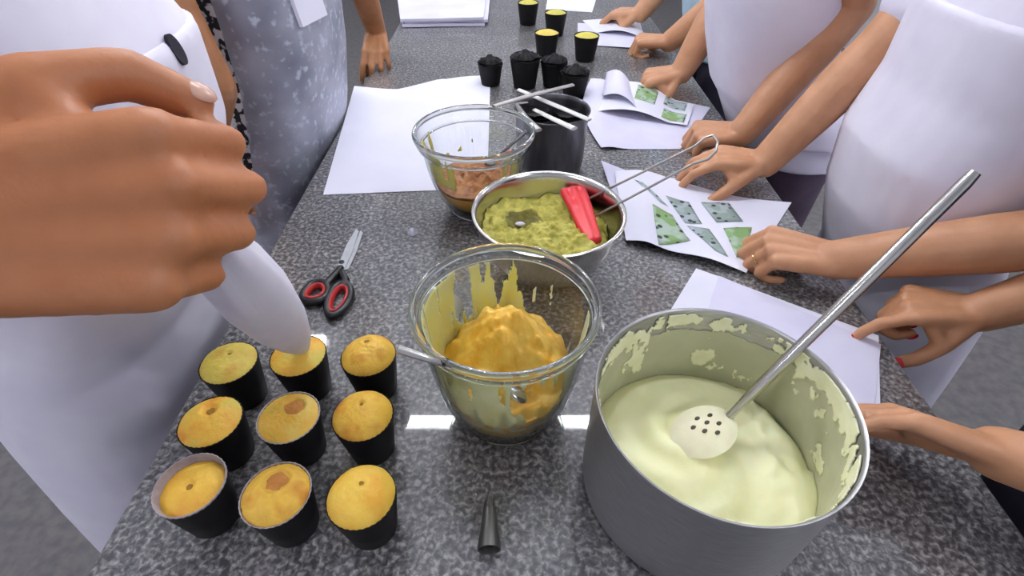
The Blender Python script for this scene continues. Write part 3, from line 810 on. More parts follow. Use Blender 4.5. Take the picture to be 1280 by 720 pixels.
hk = stick('whisk_handle', 'pale grey hooked stick leaning over the left rim of the dark pot', 'utensil', [at(659, 128, 0.1435), at(646, 130, 0.15), at(655, 145, 0.1535), at(673, 163, 0.150)], [0.004, 0.005, 0.0075, 0.0085], M['stick_g'], 0.4)

# ------------------------------------------------------------------ papers
def bil(c, u, v): return (c[0] * (1 - u) + c[1] * u) * (1 - v) + (c[3] * (1 - u) + c[2] * u) * v
def sheet_mb(corners, zf, nu=16, nv=16, th=0.0006, edge=None):
    """corners world xy tl,tr,br,bl ; zf(x,y) height of the top face above the counter"""
    g = []
    for j in range(nv + 1):
        row = []
        for i in range(nu + 1):
            u, v = i / nu, j / nv
            p = bil(corners, u, v)
            if edge: p = p + edge(u, v)
            row.append(Vector((p.x, p.y, Z0 + zf(p.x, p.y, u, v))))
        g.append(row)
    return MB().sheet(g, th)
# big white sheet left of the back bowl
c = [at(443, 108), at(613, 95), at(609, 236), at(404, 244)]
def ed(u, v): return Vector((0, -0.055 * math.sin(math.pi * min(1, u / 0.62)) ** 1.0 * max(0, 1 - v * 5) if u < .62 else 0.0, 0))
o = obj('white_sheet', sheet_mb(c, lambda x, y, u, v: 0.0012 + 0.0035 * max(0, 1 - 6 * v) * abs(math.sin(3 * u * math.pi)) + 0.001 * abs(nz(x, y, 1, 6)), 30, 20, edge=ed), M['paper'], None, 60)
tag(o, 'large blank white sheet on the counter left of the back glass bowl', 'paper')
# stack of white paper / boxed sheets at far end
st = thing('paper_stack', 'thick stack of white paper at the far left of the counter', 'paper', at(553, 20))
for i, (dx, z) in enumerate(((0.0, 0.012), (0.012, 0.024), (-0.004, 0.034))):
    cc = [at(496, -18), at(612, -18), at(606, 33), at(503, 35)]
    cc = [q + Vector((dx, dx * .6, 0)) for q in cc]
    obj('sheaf', sheet_mb(cc, lambda x, y, u, v, z=z: z + 0.002 * nz(x, y, z * 90, 9), 10, 6, 0.0098), M['paper2'], st, 50)
# far sheet under the first person's right hand
o = obj('white_sheet', sheet_mb([at(688, -22), at(752, -22), at(740, 16), at(682, 12)], lambda x, y, u, v: 0.0012 + 0.0008 * u, 8, 8), M['paper'], None, 60)
tag(o, 'white sheet at the far right end of the counter, beyond the folded booklet', 'paper')
# folded booklet in front of the light blue person
def foldz(x, y, u, v): return 0.002 + 0.020 * math.sin(math.pi * u) * (0.4 + .6 * v)
bk = thing('booklet', 'folded white booklet held down by the light blue shirted person', 'booklet', at(760, 45))
obj('page', sheet_mb([at(722, 29), at(792, 34), at(800, 62), at(722, 56)], lambda x, y, u, v: 0.0015 + 0.004 * u, 12, 8), M['paper2'], bk, 60)
obj('page', sheet_mb([at(728, 26), at(800, 28), at(806, 50), at(745, 42)], foldz, 12, 8), M['paper'], bk, 60)
# booklet under the white shirted person's hand
b2 = thing('booklet', 'open booklet with green pictures between the black liners and clenched hands', 'booklet', at(800, 150))
def z_low(x, y, u, v): return 0.0015 + 0.016 * math.exp(-((u - 0.1) / 0.16) ** 2) * (1 - v * .6)
obj('page', sheet_mb([at(738, 103), at(888, 135), at(850, 187), at(751, 187)], z_low, 24, 14, edge=lambda u, v: Vector((-0.035 * math.sin(math.pi * v) * (1 - u), 0, 0))), M['paper2'], b2, 60)
def z_mid(x, y, u, v): return 0.004 + 0.030 * math.sin(math.pi * min(1, u * 1.25)) * (1 - 0.35 * v) + 0.004 * v
cm = [at(752, 108), at(868, 132), at(858, 160), at(742, 143)]
obj('page', sheet_mb(cm, z_mid, 26, 12), M['paper'], b2, 60)
def patch(parent, name, corners, uv, zf, m, lift=0.0009):
    (u0, u1, v0, v1) = uv; g = []
    for j in range(7):
        row = []
        for i in range(9):
            u, v = u0 + (u1 - u0) * i / 8, v0 + (v1 - v0) * j / 6
            p = bil(corners, u, v); row.append(Vector((p.x, p.y, Z0 + zf(p.x, p.y, u, v) + lift)))
        g.append(row)
    return obj(name, MB().sheet(g, 0.0004), m, parent, 180)
patch(b2, 'printed_picture', cm, (0.40, 0.62, 0.10, 0.62), z_mid, M['print_g'])
patch(b2, 'printed_picture', cm, (0.70, 0.93, 0.05, 0.42), z_mid, M['print_k'])
patch(b2, 'printed_picture', cm, (0.72, 0.96, 0.55, 0.92), z_mid, M['print_g'])
def z_top(x, y, u, v): return 0.010 + 0.036 * math.sin(math.pi * min(1, 0.15 + u * 0.85)) ** 1.2
ct_ = [at(757, 100), at(794, 118), at(806, 152), at(752, 130)]
obj('page', sheet_mb(ct_, z_top, 14, 12), M['paper2'], b2, 60)
# picture leaflet under the ringed hand
lf = thing('leaflet', 'creased white leaflet with green and grey pictures under the ringed hand', 'leaflet', at(870, 275))
cl = [at(768, 214), at(962, 238), at(930, 337), at(783, 298)]
def z_leaf(x, y, u, v):
    return 0.004 + 0.012 * math.exp(-((u - 0.16) / 0.16) ** 2) + 0.012 * v * math.exp(-((u - .7) / .3) ** 2) + 0.003 * nz(x, y, 2, 9)
cl2 = [at(768, 214, .008), at(990, 252, .006), at(934, 338, 0.012), at(783, 298, 0.012)]
obj('page', sheet_mb(cl2, z_leaf, 30, 20, edge=lambda u, v: Vector((0, 0.012 * math.sin(2 * math.pi * u) * (1 - v), 0))), M['paper'], lf, 60)
obj('page', sheet_mb([at(751, 204, .01), at(860, 226), at(860, 300), at(790, 292)], lambda x, y, u, v: 0.0012 + 0.016 * max(0, 1 - 3.2 * (u + v)), 16, 12), M['paper2'], lf, 60)
def quad_patch(parent, name, pix, m):
    cs = [at(px, py, 0.011) for px, py in pix]; g = []
    # invert bilinear on the sheet numerically for heights
    for j in range(7):
        row = []
        for i in range(7):
            p = bil(cs, i / 6, j / 6)
            u, v = 0.5, 0.5
            for _ in range(12):
                q_ = bil(cl2, u, v); e = Vector((p.x - q_.x, p.y - q_.y))
                du = bil(cl2, u + .01, v) - q_; dw = bil(cl2, u, v + .01) - q_
                det = du.x * dw.y - du.y * dw.x
                u += 0.01 * (e.x * dw.y - e.y * dw.x) / det; v += 0.01 * (du.x * e.y - du.y * e.x) / det
            row.append(Vector((p.x, p.y, Z0 + z_leaf(p.x, p.y, u, v) + 0.0011)))
        g.append(row)
    return obj(name, MB().sheet(g, 0.0004), m, parent, 180)
quad_patch(lf, 'printed_picture', [(832, 244), (862, 250), (878, 279), (857, 277)], M['print_k'])
quad_patch(lf, 'printed_picture', [(877, 250), (912, 251), (929, 277), (896, 278)], M['print_k'])
quad_patch(lf, 'printed_picture', [(815, 258), (841, 268), (863, 301), (823, 308)], M['print_g'])
quad_patch(lf, 'printed_picture', [(859, 280), (886, 286), (910, 322), (893, 315)], M['print_k'])
quad_patch(lf, 'printed_picture', [(904, 286), (940, 284), (933, 313), (921, 322)], M['print_g'])
quad_patch(lf, 'printed_picture', [(793, 227), (803, 231), (836, 258), (826, 254)], M['print_k'])
# two blank sheets beside the pot
s2 = thing('paper_sheets', 'loose white sheets half under the pot side, right of the leaflet', 'paper', at(960, 420))
obj('sheet', sheet_mb([at(870, 336), at(1098, 420), at(1100, 520), at(838, 388)], lambda x, y, u, v: 0.0010 + 0.001 * abs(nz(x, y, 3, 7)), 20, 14), M['paper'], s2, 60)
obj('sheet', sheet_mb([at(898, 346), at(1100, 432), at(1088, 545), at(880, 400)], lambda x, y, u, v: 0.0032 + 0.001 * nz(x, y, 5, 8), 20, 14), M['paper2'], s2, 60)
# scraps
def scrap(name, lab, c, sx_, sy_, h, seed, m, rough=0.5):
    rs_ = []
    for i in range(9):
        q_ = max(0.03, i / 8); ring = []
        for k in range(22):
            a = 2 * math.pi * k / 22
            e = 1 + rough * nz(math.cos(a) * 2 + seed, math.sin(a) * 2, seed, 1)
            x, y = sx_ * q_ * e * math.cos(a), sy_ * q_ * e * math.sin(a)
            z = max(0.0009, h * (1 - q_ * q_) + h * 0.55 * nz(x / sx_ * 2 + seed, y / sy_ * 2, seed, 1))
            ring.append(Vector((c.x + x, c.y + y, Z0 + z)))
        rs_.append(ring)
    rs_.append([Vector((v.x, v.y, Z0 + 0.0002)) for v in rs_[-1]])
    o_ = obj(name, MB().rings(rs_), m, None, 25)
    return tag(o_, lab, 'paper')
scrap('paper_scrap', 'small white paper scrap alone on the counter below the sheet', at(516, 291), 0.010, 0.011, 0.010, 3, M['paper'])
M['napkin'] = mat('pale green white tissue', S(222, 228, 208), S(234, 236, 222), 20, 0.8)
scrap('crumpled_napkin', 'crumpled pale tissue on the counter behind the centre glass bowl', Vector((-0.123, 0.60, Z0)), 0.036, 0.052, 0.045, 8, M['napkin'], 0.4)

# ------------------------------------------------------------------ scissors
sc = thing('scissors', 'scissors with black handles and red inner grips', 'scissors', at(420, 350))
pv = at(428, 331)
def flat_poly(pix, z0, z1): return MB().prism([at(px, py) for px, py in pix], Z0 + z0, Z0 + z1)
b1 = obj('blade', flat_poly([(423, 337), (431, 340), (441, 318), (449, 292), (446, 289), (434, 309)], 0.0040, 0.0062), M['blade'], sc, 30)
b2_ = obj('blade', flat_poly([(428, 339), (436, 338), (447, 314), (454, 292), (451, 290), (440, 314)], 0.0012, 0.0034), M['blade'], sc, 30)
obj('pivot_screw', MB().lathe([(0.005, 0.0062), (0.005, 0.0074), (0.0035, 0.008), (0.001, 0.008)], Vector((pv.x, pv.y, Z0)), 18), M['black'], sc)
def loop(cx, cy, rx, ry, rot, n=28):
    out = []
    for k in range(n):
        a = 2 * math.pi * k / n
        x, y = rx * math.cos(a), ry * math.sin(a) * (1 + 0.18 * math.cos(a))
        out.append(at(cx + x * math.cos(rot) - y * math.sin(rot), cy + x * math.sin(rot) + y * math.cos(rot), 0.008))
    return out
for (cx, cy, rx, ry, rot, nk) in ((423, 375, 22, 12, R(-62), [(427, 340), (432, 350), (431, 358)]), (394, 366, 17, 11, R(-28), [(426, 335), (417, 346), (408, 356)])):
    lp_ = loop(cx, cy, rx, ry, rot)
    mbh = MB().tube(lp_, 0.0068, 12, True, 1.0, (0, 0, 1))
    mbh2 = MB().chain([at(px, py, 0.0075) for px, py in nk], [0.006, 0.0075, 0.0075])
    hb = MB(); hb.add(mbh.v, mbh.f); hb.add(mbh2.v, mbh2.f)
    ho = fused('handle', hb, M['black'], sc, 0.0018, 3)
    grip = loop(cx, cy, rx - 4.6, ry - 3.6, rot)
    go = obj('inner_grip', MB().tube(grip, 0.0042, 10, True, 1.5, (0, 0, 1)), M['red'], ho)
    go['label'] = 'red inner grip'

# ------------------------------------------------------------------ piping nozzle lying on the counter
n0, n1 = at(612, 693, 0.0), at(612, 640, 0.0)
nzt = thing('piping_nozzle', 'small grey metal star piping nozzle lying on the counter', 'nozzle', n0)
ax = (n1 - n0); L = ax.length; ax.normalize(); sxv = Vector((ax.y, -ax.x, 0))
def nring(t, r, inner=False, n=32):
    return [n0 + ax * (L * t) + sxv * (r * math.cos(2 * math.pi * k / n)) + Vector((0, 0, 0.0128 + r * math.sin(2 * math.pi * k / n) - 0.0045 * t)) for k in range(n)]
obj('nozzle_body', MB().rings([nring(0.04, 0.0112), nring(0, 0.0115), nring(0, 0.0128), nring(0.06, 0.0128), nring(0.5, 0.0103), nring(1.0, 0.0075), nring(1.0, 0.0066), nring(0.5, 0.0093), nring(0.06, 0.0116)], True, False, False), M['nozzle'], nzt, 40)
for k in range(6):
    a = 2 * math.pi * (k + .25) / 6; mb = MB(); vs = []
    for (t, half, r) in ((0.97, 0.42, 0.0074), (1.14, 0.24, 0.0066), (1.30, 0.03, 0.0036)):
        for rr in (r, r - 0.0009):
            for s in (-1, 1):
                aa = a + s * half
                vs.append(n0 + ax * (L * t) + sxv * (rr * math.cos(aa)) + Vector((0, 0, 0.0083 + rr * math.sin(aa))))
    fs = [(0, 1, 3, 2), (8, 10, 11, 9)]
    for o_ in (0, 4): fs += [(o_, o_ + 4, o_ + 5, o_ + 1), (o_ + 2, o_ + 3, o_ + 7, o_ + 6), (o_, o_ + 2, o_ + 6, o_ + 4), (o_ + 1, o_ + 5, o_ + 7, o_ + 3)]
    obj('tooth', mb.add(vs, fs), M['nozzle'], nzt, 40)

# ------------------------------------------------------------------ people
def rotv(v, axis, ang): return Matrix.Rotation(ang, 3, axis) @ v
def hand(mb, W, f, n, side, s=1.08, curls=((20, 30, 20),) * 4, thumb=(40, 25, 20), spread=0.06, palm_r=0.0135):
    """adds palm, four fingers and thumb; returns list of nail frames (position, direction, normal)"""
    f = Vector(f).normalized(); n = Vector(n); n = (n - f * n.dot(f)).normalized()
    t = n.cross(f) * side
    kn = [(0.090, 0.029), (0.094, 0.008), (0.089, -0.013), (0.079, -0.031)]
    ln = [(0.043, 0.026, 0.020), (0.047, 0.029, 0.021), (0.043, 0.027, 0.021), (0.034, 0.021, 0.019)]
    rad = [0.0098, 0.0102, 0.0097, 0.0086]
    nails, joints = [], []
    for i in range(4):
        k = W + (f * kn[i][0] + t * kn[i][1]) * s
        w0 = W + t * (kn[i][1] * 0.55 * s) + f * (0.006 * s)
        mb.capsule(w0, k, palm_r * 1.12 * s, (palm_r - 0.0016) * s)
        d0 = (f + t * (spread * (1.2 - i) * 1.0)).normalized()
        ang = 0; p = k; r = rad[i] * s; js = [k]
        for j in range(3):
            ang += curls[i][j]
            d = (d0 * math.cos(R(ang)) - n * math.sin(R(ang)))
            q_ = p + d * (ln[i][j] * s)
            r2 = r * (0.93, 0.91, 0.84)[j]
            mb.capsule(p, q_, r, r2)
            p, r = q_, r2; js.append(p)
        up = (n * math.cos(R(ang)) + d0 * math.sin(R(ang)))
        nails.append((p - d * (0.001 * s) + up * (r * 0.80), d, up, r * 0.80)); joints.append(js)
    out, down, bend = thumb
    p = W + (f * 0.018 + t * 0.022 - n * 0.006) * s
    d = (f * math.cos(R(out)) + t * math.sin(R(out))); d = (d * math.cos(R(down)) - n * math.sin(R(down))).normalized()
    r = 0.0150 * s
    mb.capsule(W + f * (0.012 * s), p, 0.016 * s, 0.0152 * s)
    ax_ = d.cross(-n * 0.4 - t * 0.9 + f * 0.3).normalized()
    for j, Lg in enumerate((0.044, 0.034, 0.027)):
        if j: d = rotv(d, ax_, R(bend))
        q_ = p + d * (Lg * s); r2 = r * (0.80, 0.92, 0.84)[j]
        mb.capsule(p, q_, r, r2); p, r = q_, r2
        if j == 0: mb.capsule(q_, W + (f * 0.070 + t * 0.022 - n * 0.004) * s, 0.011 * s, 0.011 * s)
    upt = (n * 0.75 + t * 0.5); upt = (upt - d * upt.dot(d)).normalized()
    nails.append((p + upt * (r * .8), d, upt, r * .85))
    return nails, joints
def arm(mb, sh, el, wr, rw=0.030, rf=0.045, re=0.043, ru=0.050, rs_=0.056):
    sh, el, wr = Vector(sh), Vector(el), Vector(wr)
    mb.chain([wr, wr.lerp(el, 0.35), wr.lerp(el, 0.72), el, el.lerp(sh, 0.5), sh], [rw, (rw * 0.45 + rf * 0.55), rf, re, ru, rs_], 18)
def oval(c, ax_f, ax_s, rf, rs2, n=28, p=2.4):
    c = Vector(c); ring = []
    for k in range(n):
        a = 2 * math.pi * k / n; ca, sa = math.cos(a), math.sin(a)
        x = math.copysign(abs(ca) ** (2 / p), ca) * rf; y = math.copysign(abs(sa) ** (2 / p), sa) * rs2
        ring.append(c + ax_f * x + ax_s * y)
    return ring
def person(label, foot, face, line, arms, skin_m, shirt_m, apron_m=None, leg_m='cloth_d', grow=0.0, hair=True, sleeve=0.55, nails=None, apron_to=-0.42, apron_fwd=0.0, head=True, hair_style=0):
    """line: list of (h, cx, cy, depth radius, side radius) of the torso, h above the counter"""
    face = Vector((math.cos(face), math.sin(face), 0)); side = Vector((-face.y, face.x, 0))   # side = their left
    root = thing('person', label, 'person', Vector((foot[0], foot[1], 0)))
    root['group'] = 'people around the counter'
    mb = MB()
    def torso(mb_, inf, h0=-9, h1=9):
        rs_ = [oval(P(cx, cy, h), face, side, rf + inf, rsd + inf) for (h, cx, cy, rf, rsd) in line if h0 <= h <= h1]
        mb_.rings(rs_)
    torso(mb, 0)
    top = line[-1]; neck0 = P(top[1], top[2], top[0] - 0.02); neck1 = neck0 + Vector((0, 0, 0.13)) + face * 0.03
    mb.capsule(neck0, neck1, 0.055, 0.05)
    hcn = neck1 + Vector((0, 0, 0.085)) + face * 0.025
    if head:
        mb.ellipsoid(hcn + Vector((0, 0, 0.02)), 0.076, 0.076, 0.105, 24, 16)
        mb.ellipsoid(hcn + face * 0.022 - Vector((0, 0, 0.035)), 0.058, 0.058, 0.078, 20, 14)
        mb.capsule(hcn + face * 0.078 + Vector((0, 0, 0.012)), hcn + face * 0.088 - Vector((0, 0, 0.020)), 0.008, 0.0105)
        for s_ in (-1, 1):
            mb.ellipsoid(hcn + side * (s_ * 0.076) - Vector((0, 0, 0.005)), 0.012, 0.012, 0.028, 12, 8)
    hipc = line[0]
    for s_ in (-1, 1):
        hp = P(hipc[1], hipc[2], hipc[0]) + side * (s_ * 0.085)
        ft = Vector((foot[0], foot[1], 0)) + side * (s_ * 0.10)
        kn_ = hp.lerp(ft, 0.5) + face * 0.02
        mb.chain([hp, kn_, ft + Vector((0, 0, 0.08))], [0.085, 0.055, 0.04], 16)
        mb.capsule(ft + Vector((0, 0, 0.045)) - face * 0.03, ft + Vector((0, 0, 0.035)) + face * 0.13, 0.04, 0.032)
    nail_list, jall = [], []
    for a_ in arms:
        W = Vector(a_['wrist'])
        arm(mb, a_['shoulder'], a_['elbow'], W, *a_.get('radii', ()))
        nl, js = hand(mb, W, a_['f'], a_['n'], a_['side'], **a_.get('kw', {}))
        nail_list += nl; jall.append(js)
    fused('body', mb, M[skin_m], root, 0.0042, 3)
    # shirt with short sleeves
    mb = MB(); torso(mb, 0.013 + grow, -9, 9)
    mb.rings([oval(P(top[1], top[2], top[0] + dz), face, side, top[3] + e_, top[4] + e_) for dz, e_ in ((-0.05, 0.016), (0.0, 0.014), (0.018, -0.004))])
    mb.capsule(neck0 - Vector((0, 0, 0.03)), neck0 + Vector((0, 0, 0.025)), 0.075, 0.060)
    for a_ in arms:
        sh, el = Vector(a_['shoulder']), Vector(a_['elbow'])
        mb.capsule(P(top[1], top[2], top[0] - 0.06) + side * (0.07 * (1 if (sh - P(top[1], top[2], 0)).dot(side) > 0 else -1)), sh, 0.078, 0.074)
        mb.chain([sh, sh.lerp(el, sleeve)], [0.074, 0.066], 18)
    fused('shirt', mb, M[shirt_m], root, 0.008, 4)
    if apron_m:
        mb = MB()
        rs_ = [oval(P(cx, cy, h) + face * apron_fwd, face, side, rf + 0.022 + grow - apron_fwd * 0.9, rsd + 0.020 + grow) for (h, cx, cy, rf, rsd) in line if apron_to + 0.03 <= h <= 0.42]
        q0 = line[0]
        rs_ = [oval(P(q0[1] - face.x * 0.0, q0[2], apron_to), face, side, q0[3] + 0.045 + grow, q0[4] + 0.05 + grow),
               oval(P(q0[1], q0[2], (apron_to + q0[0]) / 2), face, side, q0[3] + 0.036 + grow, q0[4] + 0.036 + grow)][:1 if apron_to > -0.1 else 2] + rs_
        mb.rings(rs_)
        ap = fused('apron', mb, M[apron_m], root, 0.008, 5)
        root['apron_name'] = ap.name
    mb = MB()
    for s_ in (-1, 1):
        hp = P(hipc[1], hipc[2], hipc[0]) + side * (s_ * 0.085)
        ft = Vector((foot[0], foot[1], 0)) + side * (s_ * 0.10)
        kn_ = hp.lerp(ft, 0.5) + face * 0.02
        mb.chain([hp, kn_, ft + Vector((0, 0, 0.10))], [0.098, 0.07, 0.058], 18)
    mb.capsule(P(hipc[1], hipc[2], hipc[0]) + side * 0.06, P(hipc[1], hipc[2], hipc[0]) - side * 0.06, 0.105, 0.105)
    fused('trousers', mb, M[leg_m], root, 0.012, 4)
    for s_ in (-1, 1):
        ft = Vector((foot[0], foot[1], 0)) + side * (s_ * 0.10)
        mb = MB(); mb.capsule(ft + Vector((0, 0, 0.052)) - face * 0.03, ft + Vector((0, 0, 0.045)) + face * 0.14, 0.050, 0.043)
        obj('shoe', mb, M['black'], root, 60)
    if head:
        mb = MB(); mb.ellipsoid(hcn + Vector((0, 0, 0.035)) - face * 0.014, 0.086, 0.086, 0.105, 28, 18)
        mb.ellipsoid(hcn - face * 0.055 - Vector((0, 0, 0.03)), 0.055, 0.055, 0.09, 20, 12)
        if hair_style: mb.ellipsoid(hcn - face * 0.11 + Vector((0, 0, 0.05)), 0.04, 0.04, 0.04, 16, 10)
        # cut the face free
        keep = [f_ for f_ in mb.f if not (sum(((mb.v[i] - hcn).dot(face) for i in f_)) / len(f_) > 0.030 and sum(((mb.v[i] - hcn).z for i in f_)) / len(f_) < 0.075)]
        mb.f = keep
        obj('hair', mb, M['hair'], root, 180, solid=0.004)
        for s_ in (-1, 1):
            e = hcn + face * 0.0655 + side * (s_ * 0.030) + Vector((0, 0, 0.016))
            eo = obj('eye', MB().ellipsoid(e, 0.0075, 0.013, 0.0075, 14, 10), M['eye'], root)
            obj('iris', MB().ellipsoid(e + face * 0.0055, 0.0035, 0.0055, 0.0055, 10, 8), M['iris'], eo)
        obj('mouth', MB().ellipsoid(hcn + face * 0.0755 - Vector((0, 0, 0.056)), 0.008, 0.022, 0.007, 14, 8), M['lips'], root)
    for (p, d, up, r) in nail_list:
        x = d.cross(up).normalized(); rot = Matrix((x, d, up)).transposed()
        k_ = 1.5 if nails else 0.85
        no = obj('fingernail', MB().ellipsoid(p, r * 0.80 * k_, r * 1.10 * k_, r * 0.34 * k_, 12, 8, rot), M[nails or 'nail'], root)
        if nails: no['label'] = 'red polished fingernail'
    return root, jall

FLAT = ((18, 28, 16),) * 4
FIST = ((62, 86, 50), (66, 88, 50), (68, 88, 50), (70, 86, 50))
HALF = ((34, 44, 26), (36, 46, 26), (40, 48, 26), (44, 50, 28))
HANG = ((14, 22, 14), (16, 24, 14), (18, 26, 14), (20, 26, 14))

# far right, light blue shirt
person('person in a light blue shirt at the far right, hands on a folded booklet', (0.84, 2.08), math.pi,
       [(-0.05, 0.80, 2.08, 0.12, 0.17), (0.10, 0.76, 2.08, 0.115, 0.16), (0.25, 0.73, 2.08, 0.12, 0.17), (0.38, 0.70, 2.08, 0.115, 0.175), (0.48, 0.69, 2.08, 0.085, 0.14)],
       [dict(shoulder=P(0.70, 1.88, 0.44), elbow=P(0.68, 1.80, 0.20), wrist=P(0.535, 1.86, 0.052), f=(-0.9, 0.35, -0.05), n=(0.1, -0.1, 1), side=-1, radii=(0.034, 0.048, 0.046), kw=dict(curls=FIST, thumb=(50, 30, 30), s=1.15)),
        dict(shoulder=P(0.70, 2.28, 0.44), elbow=P(0.66, 2.34, 0.20), wrist=P(0.50, 2.20, 0.055), f=(-0.88, 0.42, -0.1), n=(-0.1, 0, 1), side=1, radii=(0.034, 0.048, 0.046), kw=dict(curls=HALF, thumb=(45, 30, 20), s=1.15))],
       'skin_tan', 'cloth_b', None, hair_style=1)
# second from the far right, white top
person('person in a white top with clenched hands, right side behind the picture booklet', (0.84, 1.38), math.pi,
       [(-0.08, 0.78, 1.38, 0.125, 0.18), (0.09, 0.685, 1.38, 0.125, 0.17), (0.20, 0.645, 1.38, 0.125, 0.172), (0.32, 0.615, 1.38, 0.125, 0.178), (0.42, 0.60, 1.38, 0.11, 0.175), (0.51, 0.59, 1.38, 0.08, 0.14)],
       [dict(shoulder=P(0.66, 1.19, 0.47), elbow=atY(1066, 6, 1.24), wrist=P(0.545, 1.155, 0.055), f=(-0.95, 0.22, -0.1), n=(0.15, -0.25, 1), side=-1, radii=(0.033, 0.047, 0.045), kw=dict(curls=FIST, thumb=(40, 32, 25), s=1.1)),
        dict(shoulder=P(0.60, 1.58, 0.47), elbow=P(0.600, 1.60, 0.265), wrist=P(0.497, 1.545, 0.06), f=(-0.95, -0.05, -0.15), n=(-0.1, -0.1, 1), side=1, radii=(0.033, 0.047, 0.045), kw=dict(curls=FIST, thumb=(45, 35, 30), s=1.12))],
       'skin_tan', 'cloth_w', 'cloth_w', 'cloth_p', hair_style=0, sleeve=0.3, apron_to=0.0)  # apron cut short; purple trousers stand in for its shaded lower part
# near right, white apron, ringed hand
_, jj = person('person in a white apron at the right edge, both hands on the picture leaflet', (0.90, 0.85), math.pi,
       [(-0.10, 0.83, 0.85, 0.115, 0.17), (0.06, 0.775, 0.85, 0.115, 0.165), (0.18, 0.765, 0.85, 0.12, 0.165), (0.28, 0.79, 0.85, 0.118, 0.165), (0.40, 0.79, 0.85, 0.115, 0.172), (0.50, 0.79, 0.85, 0.08, 0.14)],
       [dict(shoulder=P(0.80, 0.66, 0.45), elbow=P(0.80, 0.60, 0.16), wrist=P(0.548, 0.680, 0.052), f=(-0.93, 0.36, 0.02), n=(0.05, -0.22, 1), side=-1, radii=(0.034, 0.046, 0.045), kw=dict(curls=((52, 70, 45), (56, 76, 45), (60, 80, 48), (62, 82, 50)), thumb=(30, 45, 20), s=1.15)),
        dict(shoulder=P(0.80, 1.04, 0.45), elbow=atY(1096, 62, 1.03), wrist=P(0.542, 1.000, 0.062), f=(-0.97, 0.22, 0.0), n=(-0.1, 0, 1), side=1, radii=(0.033, 0.046, 0.044), kw=dict(curls=((30, 26, 18), (32, 30, 18), (30, 34, 20), (32, 36, 22)), thumb=(38, 28, 6), s=1.12, spread=0.10))],
       'skin_tan', 'cloth_w', 'cloth_w', hair_style=1)
ringp = jj[0][2]
rc = ringp[0].lerp(ringp[1], 0.55); rd = (ringp[1] - ringp[0]).normalized()
rx_ = rd.orthogonal().normalized(); ry_ = rd.cross(rx_)
pr = [o for o in bpy.data.objects if o.get('label', '').startswith('person in a white apron at the right edge')][0]
go = obj('ring', MB().tube([rc + rx_ * (0.0112 * math.cos(2 * math.pi * k / 28)) + ry_ * (0.0112 * math.sin(2 * math.pi * k / 28)) for k in range(28)], 0.0014, 8, True), M['gold'], pr)
go['label'] = 'thin gold ring'
# nearest right, red nails, mostly outside the picture
person('person at the right edge with red nails, fingers on the white sheets', (0.98, 0.30), math.pi,
       [(-0.10, 0.90, 0.32, 0.12, 0.17), (0.08, 0.88, 0.32, 0.115, 0.165), (0.22, 0.87, 0.32, 0.12, 0.165), (0.36, 0.86, 0.32, 0.118, 0.172), (0.48, 0.86, 0.32, 0.08, 0.14)],
       [dict(shoulder=P(0.86, 0.13, 0.43), elbow=P(0.72, 0.10, 0.20), wrist=P(0.535, 0.300, 0.085), f=(-0.86, 0.50, 0.0), n=(0.35, 0.5, 0.6), side=-1, radii=(0.030, 0.042, 0.040), kw=dict(curls=((22, 20, 12),) * 4, thumb=(35, 10, 10))),
        dict(shoulder=P(0.86, 0.51, 0.43), elbow=P(0.90, 0.56, 0.15), wrist=P(0.702, 0.552, 0.052), f=(-0.97, 0.20, 0.0), n=(0, 0, 1), side=1, radii=(0.030, 0.042, 0.040), kw=dict(curls=((22, 30, 20), (70, 84, 50), (70, 84, 50), (70, 84, 50)), thumb=(40, 40, 20), s=1.05))],
       'skin_tan', 'cloth_k', None, nails='nail_red', hair_style=1)
# far left, grey apron
L2, _ = person('person in a silvery grey patterned apron at the left, one hand on the counter', (-0.74, 1.26), 0.0,
       [(-0.10, -0.632, 1.33, 0.118, 0.23), (0.05, -0.600, 1.33, 0.122, 0.225), (0.18, -0.575, 1.32, 0.125, 0.215), (0.30, -0.565, 1.31, 0.13, 0.21), (0.42, -0.57, 1.30, 0.115, 0.20), (0.51, -0.58, 1.29, 0.08, 0.15)],
       [dict(shoulder=P(-0.58, 1.50, 0.46), elbow=P(-0.46, 1.74, 0.32), wrist=P(-0.452, 1.845, 0.085), f=(0.06, -0.75, -0.30), n=(0.15, -0.15, 1), side=1 * -1, radii=(0.032, 0.044, 0.044), kw=dict(curls=((24, 30, 18), (26, 32, 18), (30, 40, 20), (34, 44, 22)), thumb=(20, 45, 10), s=1.1, spread=0.14)),
        dict(shoulder=P(-0.64, 1.03, 0.46), elbow=P(-0.585, 1.00, 0.22), wrist=P(-0.70, 1.01, 0.02), f=(0.05, 0.05, -1), n=(0, -1, 0.0), side=1, radii=(0.033, 0.046, 0.048), kw=dict(curls=HANG, thumb=(30, 10, 10)))],
       'skin_dark', 'floral', 'apron_g', hair_style=0, sleeve=0.10, apron_to=-0.55, apron_fwd=0.034)
